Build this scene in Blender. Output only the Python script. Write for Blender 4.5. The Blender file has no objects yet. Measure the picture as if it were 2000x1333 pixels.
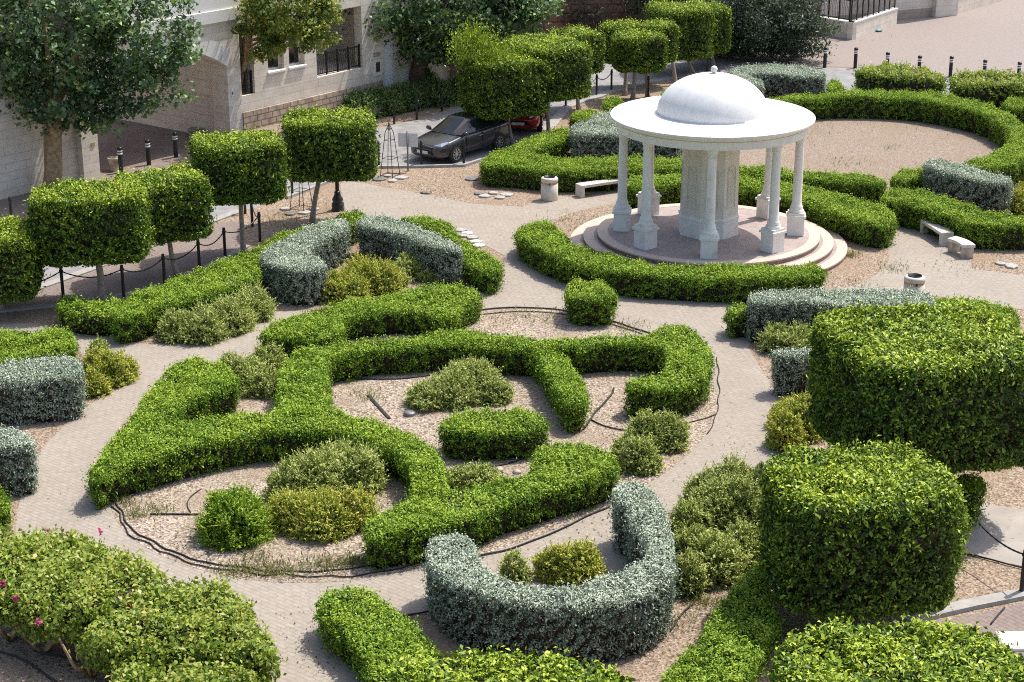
import bpy, bmesh, math, random
import numpy as np
from math import sin, cos, pi, radians, atan2, sqrt

# ------------------------------------------------------------------ camera, world, sun, exposure
S = bpy.context.scene
C = S.collection
CAM_F, CAM_P, CAM_H = 3482.0, 0.340, 16.2          # focal length in px of the 2000 px frame, pitch, height
cd = bpy.data.cameras.new("camera"); cam = bpy.data.objects.new("camera", cd); C.objects.link(cam)
cam.location = (0, 0, CAM_H); cam.rotation_euler = (pi / 2 - CAM_P, 0, 0)
cd.sensor_width = 36.0; cd.lens = 36.0 * CAM_F / 2000.0; cd.clip_end = 3000; cd.clip_start = 0.5
S.camera = cam
SUN = np.array([0.43, 0.34, 1.0]); SUN /= np.linalg.norm(SUN)
W = bpy.data.worlds.new("World"); S.world = W; W.use_nodes = True
wn = W.node_tree.nodes; bg = wn["Background"]
sky = wn.new("ShaderNodeTexSky"); sky.sky_type = 'NISHITA'; sky.sun_disc = False
sky.sun_elevation = math.asin(SUN[2]); sky.sun_rotation = atan2(SUN[0], SUN[1])
sky.air_density = 1.0; sky.dust_density = 3.0; sky.ozone_density = 1.0
W.node_tree.links.new(sky.outputs[0], bg.inputs[0]); bg.inputs[1].default_value = 0.15
sl = bpy.data.lights.new("sun", 'SUN'); sl.energy = 3.6; sl.angle = radians(0.53); sl.color = (1.0, 0.955, 0.88)
so = bpy.data.objects.new("sun", sl); C.objects.link(so)
from mathutils import Vector, Matrix
so.rotation_euler = Vector((-SUN[0], -SUN[1], -SUN[2])).to_track_quat('-Z', 'Y').to_euler()
so.location = (30, 20, 100)
S.view_settings.view_transform = 'Standard'; S.view_settings.look = 'None'
S.view_settings.gamma = 1.0; S.view_settings.exposure = 0.5
S.render.engine = 'CYCLES'
S.cycles.pixel_filter_type = 'BLACKMAN_HARRIS'; S.cycles.filter_width = 1.05
S.cycles.max_bounces = 7; S.cycles.diffuse_bounces = 3; S.cycles.glossy_bounces = 2
S.cycles.transmission_bounces = 4; S.cycles.transparent_max_bounces = 8
try:
    S.cycles.use_denoising = False
except Exception:
    pass

rng = np.random.default_rng(7)
random.seed(5)

# ------------------------------------------------------------------ measuring: photo pixel -> world point at height z
def G(px, py, z=0.0):
    u = (px - 1000) / CAM_F; v = (py - 666.5) / CAM_F
    c, s = cos(CAM_P), sin(CAM_P)
    dy = c - v * s; dz = -s - v * c; t = (z - CAM_H) / dz
    return (u * t, dy * t, z)
def GA(pts, z=0.0):
    return np.array([G(a, b, z)[:2] for a, b in pts])
def PX(x, y, z):
    z = z - CAM_H; c, s = cos(CAM_P), sin(CAM_P)
    zc = y * c - z * s; yc = -(y * s + z * c)
    return 1000 + CAM_F * x / zc, 666.5 + CAM_F * yc / zc
def Zof(y_px, Y):                      # height at which depth Y shows at pixel row y_px
    v = (y_px - 666.5) / CAM_F; c, s = cos(CAM_P), sin(CAM_P)
    return CAM_H + Y * (-s - v * c) / (c - v * s)
def Xof(px, Y, z):
    zz = z - CAM_H; return (px - 1000) / CAM_F * (Y * cos(CAM_P) - zz * sin(CAM_P))

# ------------------------------------------------------------------ tagging
def tag(o, label, cat, group=None, kind=None):
    if label: o['label'] = label
    if cat: o['category'] = cat
    if group: o['group'] = group
    if kind: o['kind'] = kind
    return o
def thing(name, loc, rz, label, cat, group=None):
    o = bpy.data.objects.new(name, None); C.objects.link(o)
    o.location = loc; o.rotation_euler = (0, 0, rz); o.empty_display_size = .2
    return tag(o, label, cat, group)
def link(name, me, mats, parent=None, smooth=False):
    for m in (mats if isinstance(mats, (list, tuple)) else [mats]): me.materials.append(m)
    if smooth:
        me.polygons.foreach_set('use_smooth', np.ones(len(me.polygons), dtype=bool))
    o = bpy.data.objects.new(name, me); C.objects.link(o)
    if parent is not None: o.parent = parent
    return o
def copy_tree(o, parent=None):
    c = o.copy(); C.objects.link(c)
    if parent is not None: c.parent = parent
    for ch in list(o.children): copy_tree(ch, c)
    return c

# ------------------------------------------------------------------ materials
def mat(name, col=(.5, .5, .5), rough=.7, metal=0.0, spec=.5):
    m = bpy.data.materials.new(name); m.use_nodes = True
    b = m.node_tree.nodes['Principled BSDF']
    b.inputs['Base Color'].default_value = (*col, 1); b.inputs['Roughness'].default_value = rough
    b.inputs['Metallic'].default_value = metal; b.inputs['Specular IOR Level'].default_value = spec
    return m
def nd(m, t, **kw):
    n = m.node_tree.nodes.new(t)
    for k, v in kw.items(): setattr(n, k, v)
    return n
def lk(m, a, b): m.node_tree.links.new(a, b)
def ramp(m, stops, interp='LINEAR'):
    r = nd(m, 'ShaderNodeValToRGB'); e = r.color_ramp.elements; r.color_ramp.interpolation = interp
    while len(e) < len(stops): e.new(.5)
    for i, (p, c) in enumerate(stops): e[i].position = p; e[i].color = (*c, 1) if len(c) == 3 else c
    return r
def mixc(m, blend='MIX', fac=None):
    x = nd(m, 'ShaderNodeMix', data_type='RGBA', blend_type=blend)
    if fac is not None: x.inputs[0].default_value = fac
    return x          # inputs 0 fac, 6 A, 7 B, output 2

def noise_mat(name, stops, scale=5, detail=6, rough=.8, bump=0.0, bscale=None, second=None, coord='Object', spec=.3, bdist=.02):
    m = mat(name, rough=rough, spec=spec); b = m.node_tree.nodes['Principled BSDF']
    tc = nd(m, 'ShaderNodeTexCoord')
    n = nd(m, 'ShaderNodeTexNoise'); n.inputs['Scale'].default_value = scale; n.inputs['Detail'].default_value = detail
    lk(m, tc.outputs[coord], n.inputs['Vector'])
    r = ramp(m, stops); lk(m, n.outputs['Fac'], r.inputs[0]); out = r.outputs[0]
    if second:
        s2, c2, lo, hi = second
        n2 = nd(m, 'ShaderNodeTexNoise'); n2.inputs['Scale'].default_value = s2; n2.inputs['Detail'].default_value = 5
        lk(m, tc.outputs[coord], n2.inputs['Vector'])
        r2 = ramp(m, [(lo, (0, 0, 0)), (hi, (1, 1, 1))]); lk(m, n2.outputs['Fac'], r2.inputs[0])
        x = mixc(m); lk(m, r2.outputs[0], x.inputs[0]); lk(m, out, x.inputs[6]); x.inputs[7].default_value = (*c2, 1)
        out = x.outputs[2]
    lk(m, out, b.inputs['Base Color'])
    if bump:
        n3 = nd(m, 'ShaderNodeTexNoise'); n3.inputs['Scale'].default_value = bscale or scale * 3; n3.inputs['Detail'].default_value = 4
        lk(m, tc.outputs[coord], n3.inputs['Vector'])
        bp = nd(m, 'ShaderNodeBump'); bp.inputs['Strength'].default_value = bump; bp.inputs['Distance'].default_value = bdist
        lk(m, n3.outputs['Fac'], bp.inputs['Height']); lk(m, bp.outputs[0], b.inputs['Normal'])
    return m

def gravel_mat(name, c_lo, c_mid, c_hi, stain):
    m = mat(name, rough=.95, spec=.15); b = m.node_tree.nodes['Principled BSDF']
    tc = nd(m, 'ShaderNodeTexCoord')
    v = nd(m, 'ShaderNodeTexVoronoi'); v.inputs['Scale'].default_value = 22; lk(m, tc.outputs['Object'], v.inputs['Vector'])
    rr = ramp(m, [(0.0, c_lo), (.45, c_mid), (1, c_hi)]); 
    sep = nd(m, 'ShaderNodeSeparateColor'); lk(m, v.outputs['Color'], sep.inputs[0]); lk(m, sep.outputs[0], rr.inputs[0])
    v2 = nd(m, 'ShaderNodeTexNoise'); v2.inputs['Scale'].default_value = 9; v2.inputs['Detail'].default_value = 8; v2.inputs['Roughness'].default_value = .75
    lk(m, tc.outputs['Object'], v2.inputs['Vector'])
    r2 = ramp(m, [(.3, (.72, .70, .68)), (.6, (1.05, 1.04, 1.03))]); lk(m, v2.outputs['Fac'], r2.inputs[0])
    x = mixc(m, 'MULTIPLY', 1.0); lk(m, rr.outputs[0], x.inputs[6]); lk(m, r2.outputs[0], x.inputs[7])
    n = nd(m, 'ShaderNodeTexNoise'); n.inputs['Scale'].default_value = .55; n.inputs['Detail'].default_value = 7
    lk(m, tc.outputs['Object'], n.inputs['Vector'])
    r3 = ramp(m, [(.48, (0, 0, 0)), (.72, (1, 1, 1))]); lk(m, n.outputs['Fac'], r3.inputs[0])
    y = mixc(m); lk(m, r3.outputs[0], y.inputs[0]); lk(m, x.outputs[2], y.inputs[6]); y.inputs[7].default_value = (*stain, 1)
    lk(m, y.outputs[2], b.inputs['Base Color'])
    bp = nd(m, 'ShaderNodeBump'); bp.inputs['Strength'].default_value = .9; bp.inputs['Distance'].default_value = .03
    lk(m, v.outputs['Distance'], bp.inputs['Height']); lk(m, bp.outputs[0], b.inputs['Normal'])
    return m

def paver_mat(name, c1, c2, cm, bw=.22, rh=.11, rot=.3, stain=(.3, .27, .24), mort=.012, amt=.55):
    m = mat(name, rough=.85, spec=.25); b = m.node_tree.nodes['Principled BSDF']
    tc = nd(m, 'ShaderNodeTexCoord'); mp = nd(m, 'ShaderNodeMapping'); mp.inputs['Rotation'].default_value = (0, 0, rot)
    lk(m, tc.outputs['Object'], mp.inputs['Vector'])
    br = nd(m, 'ShaderNodeTexBrick'); br.inputs['Scale'].default_value = 1.0
    br.inputs['Brick Width'].default_value = bw; br.inputs['Row Height'].default_value = rh; br.inputs['Mortar Size'].default_value = mort
    br.inputs['Color1'].default_value = (*c1, 1); br.inputs['Color2'].default_value = (*c2, 1); br.inputs['Mortar'].default_value = (*cm, 1)
    br.inputs['Bias'].default_value = 0.0
    lk(m, mp.outputs[0], br.inputs['Vector'])
    n = nd(m, 'ShaderNodeTexNoise'); n.inputs['Scale'].default_value = .8; n.inputs['Detail'].default_value = 8; n.inputs['Roughness'].default_value = .65
    lk(m, tc.outputs['Object'], n.inputs['Vector'])
    r = ramp(m, [(.42, (0, 0, 0)), (.75, (1, 1, 1))]); lk(m, n.outputs['Fac'], r.inputs[0])
    mul = nd(m, 'ShaderNodeMath', operation='MULTIPLY'); mul.inputs[1].default_value = amt; lk(m, r.outputs[0], mul.inputs[0])
    x = mixc(m); lk(m, mul.outputs[0], x.inputs[0]); lk(m, br.outputs['Color'], x.inputs[6]); x.inputs[7].default_value = (*stain, 1)
    n2 = nd(m, 'ShaderNodeTexNoise'); n2.inputs['Scale'].default_value = 7; n2.inputs['Detail'].default_value = 6
    lk(m, tc.outputs['Object'], n2.inputs['Vector'])
    r2 = ramp(m, [(.3, (.86, .85, .84)), (.65, (1.04, 1.03, 1.02))]); lk(m, n2.outputs['Fac'], r2.inputs[0])
    y = mixc(m, 'MULTIPLY', 1.0); lk(m, x.outputs[2], y.inputs[6]); lk(m, r2.outputs[0], y.inputs[7])
    lk(m, y.outputs[2], b.inputs['Base Color'])
    bp = nd(m, 'ShaderNodeBump'); bp.inputs['Strength'].default_value = .35; bp.inputs['Distance'].default_value = .01
    lk(m, br.outputs['Fac'], bp.inputs['Height']); bp.invert = True; lk(m, bp.outputs[0], b.inputs['Normal'])
    return m

def leaf_mat(name, stops, rough=.5, trans=.3, tcol=(.25, .4, .04), spec=.4):
    """leaf colour comes from a per-leaf random attribute, shifted darker on clipped sides for shade"""
    m = bpy.data.materials.new(name); m.use_nodes = True
    nt = m.node_tree; b = nt.nodes['Principled BSDF']; out = nt.nodes['Material Output']
    a = nd(m, 'ShaderNodeAttribute', attribute_name='rnd')
    r = ramp(m, stops); lk(m, a.outputs['Fac'], r.inputs[0])
    lk(m, r.outputs[0], b.inputs['Base Color']); b.inputs['Roughness'].default_value = rough
    b.inputs['Specular IOR Level'].default_value = spec
    t = nd(m, 'ShaderNodeBsdfTranslucent')
    x = mixc(m, 'MIX', .5); lk(m, r.outputs[0], x.inputs[6]); x.inputs[7].default_value = (*tcol, 1)
    lk(m, x.outputs[2], t.inputs[0])
    ms = nd(m, 'ShaderNodeMixShader'); ms.inputs[0].default_value = trans
    lk(m, b.outputs[0], ms.inputs[1]); lk(m, t.outputs[0], ms.inputs[2]); lk(m, ms.outputs[0], out.inputs[0])
    return m

M = {}
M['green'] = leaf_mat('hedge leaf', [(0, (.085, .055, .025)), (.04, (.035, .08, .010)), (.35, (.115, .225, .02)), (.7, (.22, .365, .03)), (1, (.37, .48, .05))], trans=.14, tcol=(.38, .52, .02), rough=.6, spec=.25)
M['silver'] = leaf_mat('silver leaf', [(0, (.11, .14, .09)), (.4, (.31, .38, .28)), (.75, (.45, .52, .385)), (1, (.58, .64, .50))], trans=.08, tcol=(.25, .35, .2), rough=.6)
M['juniper'] = leaf_mat('juniper needles', [(0, (.07, .10, .015)), (.4, (.25, .32, .06)), (.75, (.42, .48, .12)), (1, (.56, .60, .20))], trans=.12, tcol=(.3, .38, .04), rough=.6)
M['yellow'] = leaf_mat('yellow juniper needles', [(0, (.10, .13, .015)), (.4, (.29, .36, .04)), (.75, (.46, .50, .07)), (1, (.58, .54, .10))], trans=.12, tcol=(.4, .4, .04), rough=.6)
M['ficus'] = leaf_mat('ficus leaf', [(0, (.07, .045, .02)), (.04, (.02, .05, .010)), (.4, (.085, .165, .014)), (.7, (.235, .35, .022)), (1, (.46, .54, .04))], trans=.14, tcol=(.25, .38, .015), rough=.5, spec=.38)
M['tree'] = leaf_mat('broad tree leaf', [(0, (.04, .075, .035)), (.5, (.11, .19, .08)), (.85, (.20, .30, .11)), (1, (.38, .46, .10))], trans=.25, tcol=(.15, .3, .03), rough=.46, spec=.42)
M['rust'] = leaf_mat('turning leaf', [(0, (.07, .12, .025)), (.45, (.19, .29, .05)), (.75, (.36, .44, .07)), (.9, (.52, .46, .08)), (1, (.62, .36, .06))], trans=.3, tcol=(.4, .35, .05), rough=.45)
M['olive'] = leaf_mat('grey green leaf', [(0, (.03, .05, .03)), (.5, (.065, .10, .06)), (1, (.13, .18, .10))], trans=.2, tcol=(.15, .2, .06), rough=.5)
M['dry'] = leaf_mat('dry dark foliage', [(0, (.03, .03, .022)), (.5, (.06, .06, .045)), (1, (.11, .105, .085))], trans=.15, tcol=(.12, .11, .06), rough=.7)
M['bougain'] = leaf_mat('bougainvillea leaf', [(0, (.06, .11, .018)), (.4, (.19, .30, .04)), (.8, (.36, .45, .06)), (1, (.52, .50, .13))], trans=.35, tcol=(.35, .42, .04), rough=.45)
M['weed'] = leaf_mat('weed blade', [(0, (.10, .12, .03)), (.6, (.20, .21, .06)), (1, (.36, .32, .14))], trans=.3, tcol=(.3, .32, .06), rough=.6)
M['flower'] = leaf_mat('magenta bract', [(0, (.45, .02, .16)), (1, (.65, .05, .28))], trans=.3, tcol=(.6, .05, .3))
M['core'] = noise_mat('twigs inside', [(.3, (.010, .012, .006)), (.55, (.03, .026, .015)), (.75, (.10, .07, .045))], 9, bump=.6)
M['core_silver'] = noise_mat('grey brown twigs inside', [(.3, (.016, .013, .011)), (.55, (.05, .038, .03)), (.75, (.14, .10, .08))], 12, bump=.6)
M['bark'] = noise_mat('grey bark', [(.3, (.24, .20, .16)), (.7, (.46, .40, .33))], 14, bump=.6, bscale=30)
M['bark_tan'] = noise_mat('tan bark', [(.3, (.22, .14, .07)), (.7, (.46, .33, .19))], 7, bump=.7, bscale=18)
M['bark_dark'] = noise_mat('dark bark', [(.3, (.07, .045, .03)), (.7, (.17, .10, .065))], 9, bump=.7, bscale=20)
M['gravel'] = gravel_mat('pink beige gravel', (0.175, 0.124, 0.092), (0.331, 0.253, 0.184), (0.478, 0.386, 0.304), (0.304, 0.216, 0.147))
M['gravel_bed'] = gravel_mat('beige pebble gravel', (0.156, 0.115, 0.087), (0.368, 0.299, 0.230), (0.570, 0.488, 0.405), (0.304, 0.239, 0.175))
M['sand'] = gravel_mat('pinkish sand', (0.239, 0.184, 0.143), (0.317, 0.248, 0.193), (0.377, 0.308, 0.248), (0.276, 0.221, 0.156))
M['path'] = paver_mat('beige path pavers', (0.375, 0.330, 0.277), (0.345, 0.303, 0.253), (0.295, 0.258, 0.215), rot=.65, stain=(0.276, 0.235, 0.193))
M['pave'] = paver_mat('pinkish pavement pavers', (0.276, 0.221, 0.198), (0.239, 0.189, 0.167), (0.184, 0.152, 0.138), bw=.24, rh=.12, rot=.92, stain=(0.276, 0.230, 0.207))
M['plaza'] = paver_mat('pink plaza pavers', (0.322, 0.276, 0.248), (0.299, 0.253, 0.228), (0.267, 0.225, 0.202), bw=.24, rh=.12, rot=.3, stain=(0.294, 0.258, 0.230))
M['tunnelfloor'] = paver_mat('brown passage pavers', (.27, .20, .17), (.23, .17, .14), (.14, .11, .09), bw=.24, rh=.12, rot=.92)
M['road'] = noise_mat('weathered grey road', [(.3, (.21, .205, .205)), (.7, (.30, .295, .29))], 3, rough=.9, second=(1.3, (.35, .33, .31), .5, .75))
M['kerb'] = noise_mat('pale concrete kerb', [(.3, (.30, .285, .265)), (.7, (.40, .38, .35))], 5, rough=.85)
M['concrete'] = noise_mat('concrete slab', [(.3, (.31, .275, .24)), (.7, (.40, .355, .31))], 1.5, rough=.9, second=(6, (.25, .22, .19), .55, .8))
M['white'] = noise_mat('white painted plaster', [(.3, (.75, .72, .655)), (.7, (.82, .795, .735))], 3, rough=.65, second=(2.2, (.58, .53, .46), .60, .82), bump=.08, bscale=14)
M['dome'] = noise_mat('dome plaster', [(.3, (.67, .67, .665)), (.7, (.73, .73, .725))], 2, rough=.6, second=(5, (.62, .61, .59), .55, .8), bump=.06, bscale=9)
M['cream'] = noise_mat('cream plaster', [(.3, (.68, .63, .52)), (.7, (.74, .69, .58))], 3, rough=.7)
M['platform'] = paver_mat('mauve platform stone', (.40, .34, .32), (.36, .30, .285), (.31, .26, .245), bw=.5, rh=.5, rot=.4, stain=(.35, .28, .255))
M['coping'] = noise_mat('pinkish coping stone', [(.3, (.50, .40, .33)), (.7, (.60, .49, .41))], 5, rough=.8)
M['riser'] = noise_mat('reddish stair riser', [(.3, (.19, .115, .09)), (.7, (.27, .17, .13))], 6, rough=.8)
M['black'] = mat('black painted metal', (.012, .012, .013), .4)
M['stripe'] = mat('white reflective band', (.78, .78, .78), .4)
M['rubber'] = noise_mat('black hose', [(.3, (.016, .016, .017)), (.7, (.05, .048, .046))], 8, rough=.7)
M['bench'] = noise_mat('cast stone bench', [(.3, (.55, .50, .43)), (.7, (.68, .62, .54))], 6, rough=.8, second=(2.5, (.42, .36, .29), .62, .85))
M['bench_old'] = noise_mat('worn cast stone', [(.35, (.30, .24, .17)), (.6, (.56, .49, .40))], 5, rough=.85)
M['orange'] = noise_mat('orange brown band', [(.35, (.42, .20, .08)), (.6, (.62, .36, .16))], 9, rough=.7)
M['stone'] = noise_mat('flat pale stone', [(.3, (.30, .285, .265)), (.7, (.46, .44, .41))], 9, rough=.85)
M['slate'] = noise_mat('flat dark stone', [(.3, (.12, .12, .12)), (.7, (.24, .23, .22))], 9, rough=.85)
M['glass'] = mat('dark window glass', (.012, .014, .016), .08, 0, .8)
M['frame'] = mat('white window frame', (.72, .71, .69), .5)
M['door'] = mat('white door paint', (.80, .81, .83), .45)
M['sign'] = mat('pale sign back', (.62, .63, .62), .5)
M['galv'] = mat('weathered grey metal', (.22, .21, .20), .5, .6)
M['brown'] = mat('dark brown panel', (.06, .035, .025), .5)
M['teal'] = mat('teal lamp lid', (.10, .30, .30), .4)

def wall_mat(name, c1, c2, cm, bw=.9, rh=.3, mort=.012, bump=.2, ns=(.86, 1.04)):
    m = mat(name, rough=.85, spec=.2); b = m.node_tree.nodes['Principled BSDF']
    tc = nd(m, 'ShaderNodeTexCoord'); sp = nd(m, 'ShaderNodeSeparateXYZ'); cb = nd(m, 'ShaderNodeCombineXYZ')
    lk(m, tc.outputs['Object'], sp.inputs[0])
    ad = nd(m, 'ShaderNodeMath', operation='ADD'); lk(m, sp.outputs[0], ad.inputs[0]); lk(m, sp.outputs[1], ad.inputs[1])
    lk(m, ad.outputs[0], cb.inputs[0]); lk(m, sp.outputs[2], cb.inputs[1])
    br = nd(m, 'ShaderNodeTexBrick'); br.inputs['Scale'].default_value = 1.0
    br.inputs['Brick Width'].default_value = bw; br.inputs['Row Height'].default_value = rh; br.inputs['Mortar Size'].default_value = mort
    br.inputs['Color1'].default_value = (*c1, 1); br.inputs['Color2'].default_value = (*c2, 1); br.inputs['Mortar'].default_value = (*cm, 1)
    lk(m, cb.outputs[0], br.inputs['Vector'])
    n = nd(m, 'ShaderNodeTexNoise'); n.inputs['Scale'].default_value = 2.2; n.inputs['Detail'].default_value = 7
    lk(m, tc.outputs['Object'], n.inputs['Vector'])
    a, z = ns
    r = ramp(m, [(.3, (a, a * .985, a * .97)), (.65, (z, z, z))]); lk(m, n.outputs['Fac'], r.inputs[0])
    x = mixc(m, 'MULTIPLY', 1.0); lk(m, br.outputs['Color'], x.inputs[6]); lk(m, r.outputs[0], x.inputs[7])
    lk(m, x.outputs[2], b.inputs['Base Color'])
    bp = nd(m, 'ShaderNodeBump'); bp.inputs['Strength'].default_value = bump; bp.inputs['Distance'].default_value = .02
    hm = nd(m, 'ShaderNodeMath', operation='MULTIPLY_ADD'); hm.inputs[1].default_value = -1.0
    lk(m, br.outputs['Fac'], hm.inputs[0]); lk(m, n.outputs['Fac'], hm.inputs[2])
    lk(m, hm.outputs[0], bp.inputs['Height']); lk(m, bp.outputs[0], b.inputs['Normal'])
    return m
M['wall'] = wall_mat('cream stone cladding', (.76, .685, .585), (.71, .635, .54), (.57, .505, .425))
M['wall_plain'] = noise_mat('pale render', [(.3, (.72, .69, .65)), (.7, (.78, .76, .73))], 1.5, rough=.8)
M['rock'] = wall_mat('rock faced base course', (.50, .40, .31), (.42, .33, .26), (.22, .17, .13), .42, .24, .02, 1.0, (.6, 1.15))
M['band'] = wall_mat('brown stone band', (.44, .35, .28), (.40, .32, .255), (.30, .24, .19))
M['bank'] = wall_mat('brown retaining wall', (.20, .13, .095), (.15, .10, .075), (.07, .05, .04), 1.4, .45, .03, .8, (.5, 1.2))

# ------------------------------------------------------------------ mesh helpers
class MB:
    def __init__(s): s.v = []; s.f = []; s.m = []
    def add(s, vs, fs, mi=0):
        o = len(s.v); s.v += [tuple(map(float, v)) for v in vs]
        s.f += [tuple(i + o for i in f) for f in fs]; s.m += [mi] * len(fs)
    def box(s, x0, x1, y0, y1, z0, z1, mi=0, bev=0.0):
        if bev:
            b = bev
            vs = []
            for z, i in ((z0, 0), (z1 - b, 0), (z1, b)):
                vs += [(x0 + i, y0 + i, z), (x1 - i, y0 + i, z), (x1 - i, y1 - i, z), (x0 + i, y1 - i, z)]
            fs = [(3, 2, 1, 0), (8, 9, 10, 11)]
            for k in (0, 4):
                fs += [(k + a, k + (a + 1) % 4, k + 4 + (a + 1) % 4, k + 4 + a) for a in range(4)]
            s.add(vs, fs, mi); return
        vs = [(x0, y0, z0), (x1, y0, z0), (x1, y1, z0), (x0, y1, z0), (x0, y0, z1), (x1, y0, z1), (x1, y1, z1), (x0, y1, z1)]
        s.add(vs, [(3, 2, 1, 0), (4, 5, 6, 7), (0, 1, 5, 4), (1, 2, 6, 5), (2, 3, 7, 6), (3, 0, 4, 7)], mi)
    def tube(s, pts, rad, n=8, mi=0, cap=True):
        pts = np.asarray(pts, float); rad = np.broadcast_to(np.asarray(rad, float), (len(pts),))
        t = np.gradient(pts, axis=0); t /= np.linalg.norm(t, axis=1)[:, None] + 1e-9
        ref = np.array([0, 0, 1.]) if abs(t[:, 2]).mean() < .8 else np.array([1., 0, 0])
        vs = []
        for p, d, r in zip(pts, t, rad):
            a = np.cross(d, ref); a /= np.linalg.norm(a) + 1e-9; b = np.cross(d, a)
            for k in range(n):
                th = 2 * pi * k / n; vs.append(p + r * (cos(th) * a + sin(th) * b))
        fs = []
        for i in range(len(pts) - 1):
            for k in range(n):
                fs.append((i * n + k, i * n + (k + 1) % n, (i + 1) * n + (k + 1) % n, (i + 1) * n + k))
        if cap:
            fs.append(tuple(range(n - 1, -1, -1))); fs.append(tuple((len(pts) - 1) * n + k for k in range(n)))
        s.add(vs, fs, mi)
    def lathe(s, prof, n=32, c=(0, 0), mi=0, cap=False):
        vs = []
        for r, z in prof:
            for k in range(n):
                th = 2 * pi * (k + .5) / n; vs.append((c[0] + r * cos(th), c[1] + r * sin(th), z))
        fs = [(i * n + k, i * n + (k + 1) % n, (i + 1) * n + (k + 1) % n, (i + 1) * n + k) for i in range(len(prof) - 1) for k in range(n)]
        if cap:
            fs.append(tuple(range(n - 1, -1, -1))); fs.append(tuple((len(prof) - 1) * n + k for k in range(n)))
        s.add(vs, fs, mi)
    def mesh(s, name):
        me = bpy.data.meshes.new(name); me.from_pydata(s.v, [], s.f)
        me.polygons.foreach_set('material_index', np.array(s.m, dtype=np.int32)); me.update()
        return me
    def build(s, name, mats, parent=None, smooth=False):
        return link(name, s.mesh(name), mats, parent, smooth)

def sheet(name, poly, z, m, kind='structure', smooth_it=0, parent=None):
    P = np.asarray(poly, float)
    for _ in range(smooth_it): P = chaikin(P)
    bm = bmesh.new(); vs = [bm.verts.new((x, y, z)) for x, y in P]
    f = bm.faces.new(vs)
    if f.normal.z == 0: f.normal_update()
    if f.normal.z < 0: f.normal_flip()
    bmesh.ops.triangulate(bm, faces=[f])
    me = bpy.data.meshes.new(name); bm.to_mesh(me); bm.free()
    o = link(name, me, m, parent)
    if kind: o['kind'] = kind
    return o
def chaikin(P):
    Q = np.roll(P, -1, 0); out = np.empty((2 * len(P), P.shape[1]))
    out[0::2] = .75 * P + .25 * Q; out[1::2] = .25 * P + .75 * Q
    return out

# ------------------------------------------------------------------ foliage
def field(p, seed, wl, n=5):
    r = np.random.default_rng(seed); o = np.zeros(len(p))
    for _ in range(n):
        k = r.normal(size=p.shape[1]); k /= np.linalg.norm(k); k *= 2 * pi / (wl * r.uniform(.6, 1.5))
        o += np.sin(p @ k + r.uniform(0, 6.28))
    return o / n * 1.4
def unit(a): return a / (np.linalg.norm(a, axis=1)[:, None] + 1e-9)
class Leaves:
    def __init__(s): s.P = []; s.D = []; s.U = []; s.L = []; s.R = []; s.wr = []
    def add(s, P, N, L, wr=.5, up=.35, spread=.9, along=.22, rnd=None, lv=.3, flat=.45, lift=.5):
        n = len(P)
        if n == 0: return
        N = np.broadcast_to(N, P.shape)
        D = unit(N * along + rng.normal(size=(n, 3)) * spread * .6 + np.array([0, 0, up]))
        U = N + rng.normal(size=(n, 3)) * flat + np.array([0, 0, lift])
        U = unit(U - D * (U * D).sum(1)[:, None])
        s.P.append(P); s.D.append(D); s.U.append(U); s.L.append(L * (1 + lv * rng.normal(size=n)).clip(.45, 1.8))
        s.wr.append(np.full(n, wr))
        s.R.append(rng.random(n) if rnd is None else np.clip(rnd, 0, 1))
    def count(s): return sum(map(len, s.P))
    def arrays(s):
        P, D, U = map(np.concatenate, (s.P, s.D, s.U)); L = np.concatenate(s.L)[:, None]; wr = np.concatenate(s.wr)[:, None]
        Sd = np.cross(D, U); n = len(P)
        V = np.empty((n, 4, 3))
        V[:, 0] = P - D * L * .5; V[:, 2] = P + D * L * .5 - U * L * .08
        V[:, 1] = P + Sd * L * wr * .5 + U * L * .10; V[:, 3] = P - Sd * L * wr * .5 + U * L * .10
        return V.reshape(-1, 3), np.repeat(np.concatenate(s.R), 4)
def foliage(name, lv, leafm, core=None, corem=None, parent=None, origin=(0, 0, 0)):
    """leaf quads plus (optionally) the twiggy inside as ONE mesh"""
    V, R = lv.arrays(); nl = len(V) // 4
    cv, cf = (core if core is not None else (np.zeros((0, 3)), []))
    cv = np.asarray(cv, float).reshape(-1, 3)
    allv = np.concatenate([V, cv]) - np.array(origin)
    lc = [len(f) for f in cf]
    loops = np.concatenate([np.arange(4 * nl), np.array([i + 4 * nl for f in cf for i in f], dtype=int)]).astype(np.int32)
    starts = np.concatenate([np.arange(nl) * 4, 4 * nl + np.cumsum([0] + lc[:-1]) if lc else []]).astype(np.int32)
    me = bpy.data.meshes.new(name)
    me.vertices.add(len(allv)); me.vertices.foreach_set('co', allv.astype(np.float32).ravel())
    me.loops.add(len(loops)); me.loops.foreach_set('vertex_index', loops)
    me.polygons.add(len(starts)); me.polygons.foreach_set('loop_start', starts)
    mi = np.zeros(len(starts), dtype=np.int32); mi[nl:] = 1
    me.update(calc_edges=True)
    me.polygons.foreach_set('material_index', mi)
    at = me.attributes.new('rnd', 'FLOAT', 'POINT')
    at.data.foreach_set('value', np.concatenate([R, np.zeros(len(cv))]).astype(np.float32))
    me.update()
    o = link(name, me, [leafm] + ([corem] if core is not None else []), parent)
    if parent is None: o.location = origin
    return o

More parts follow.
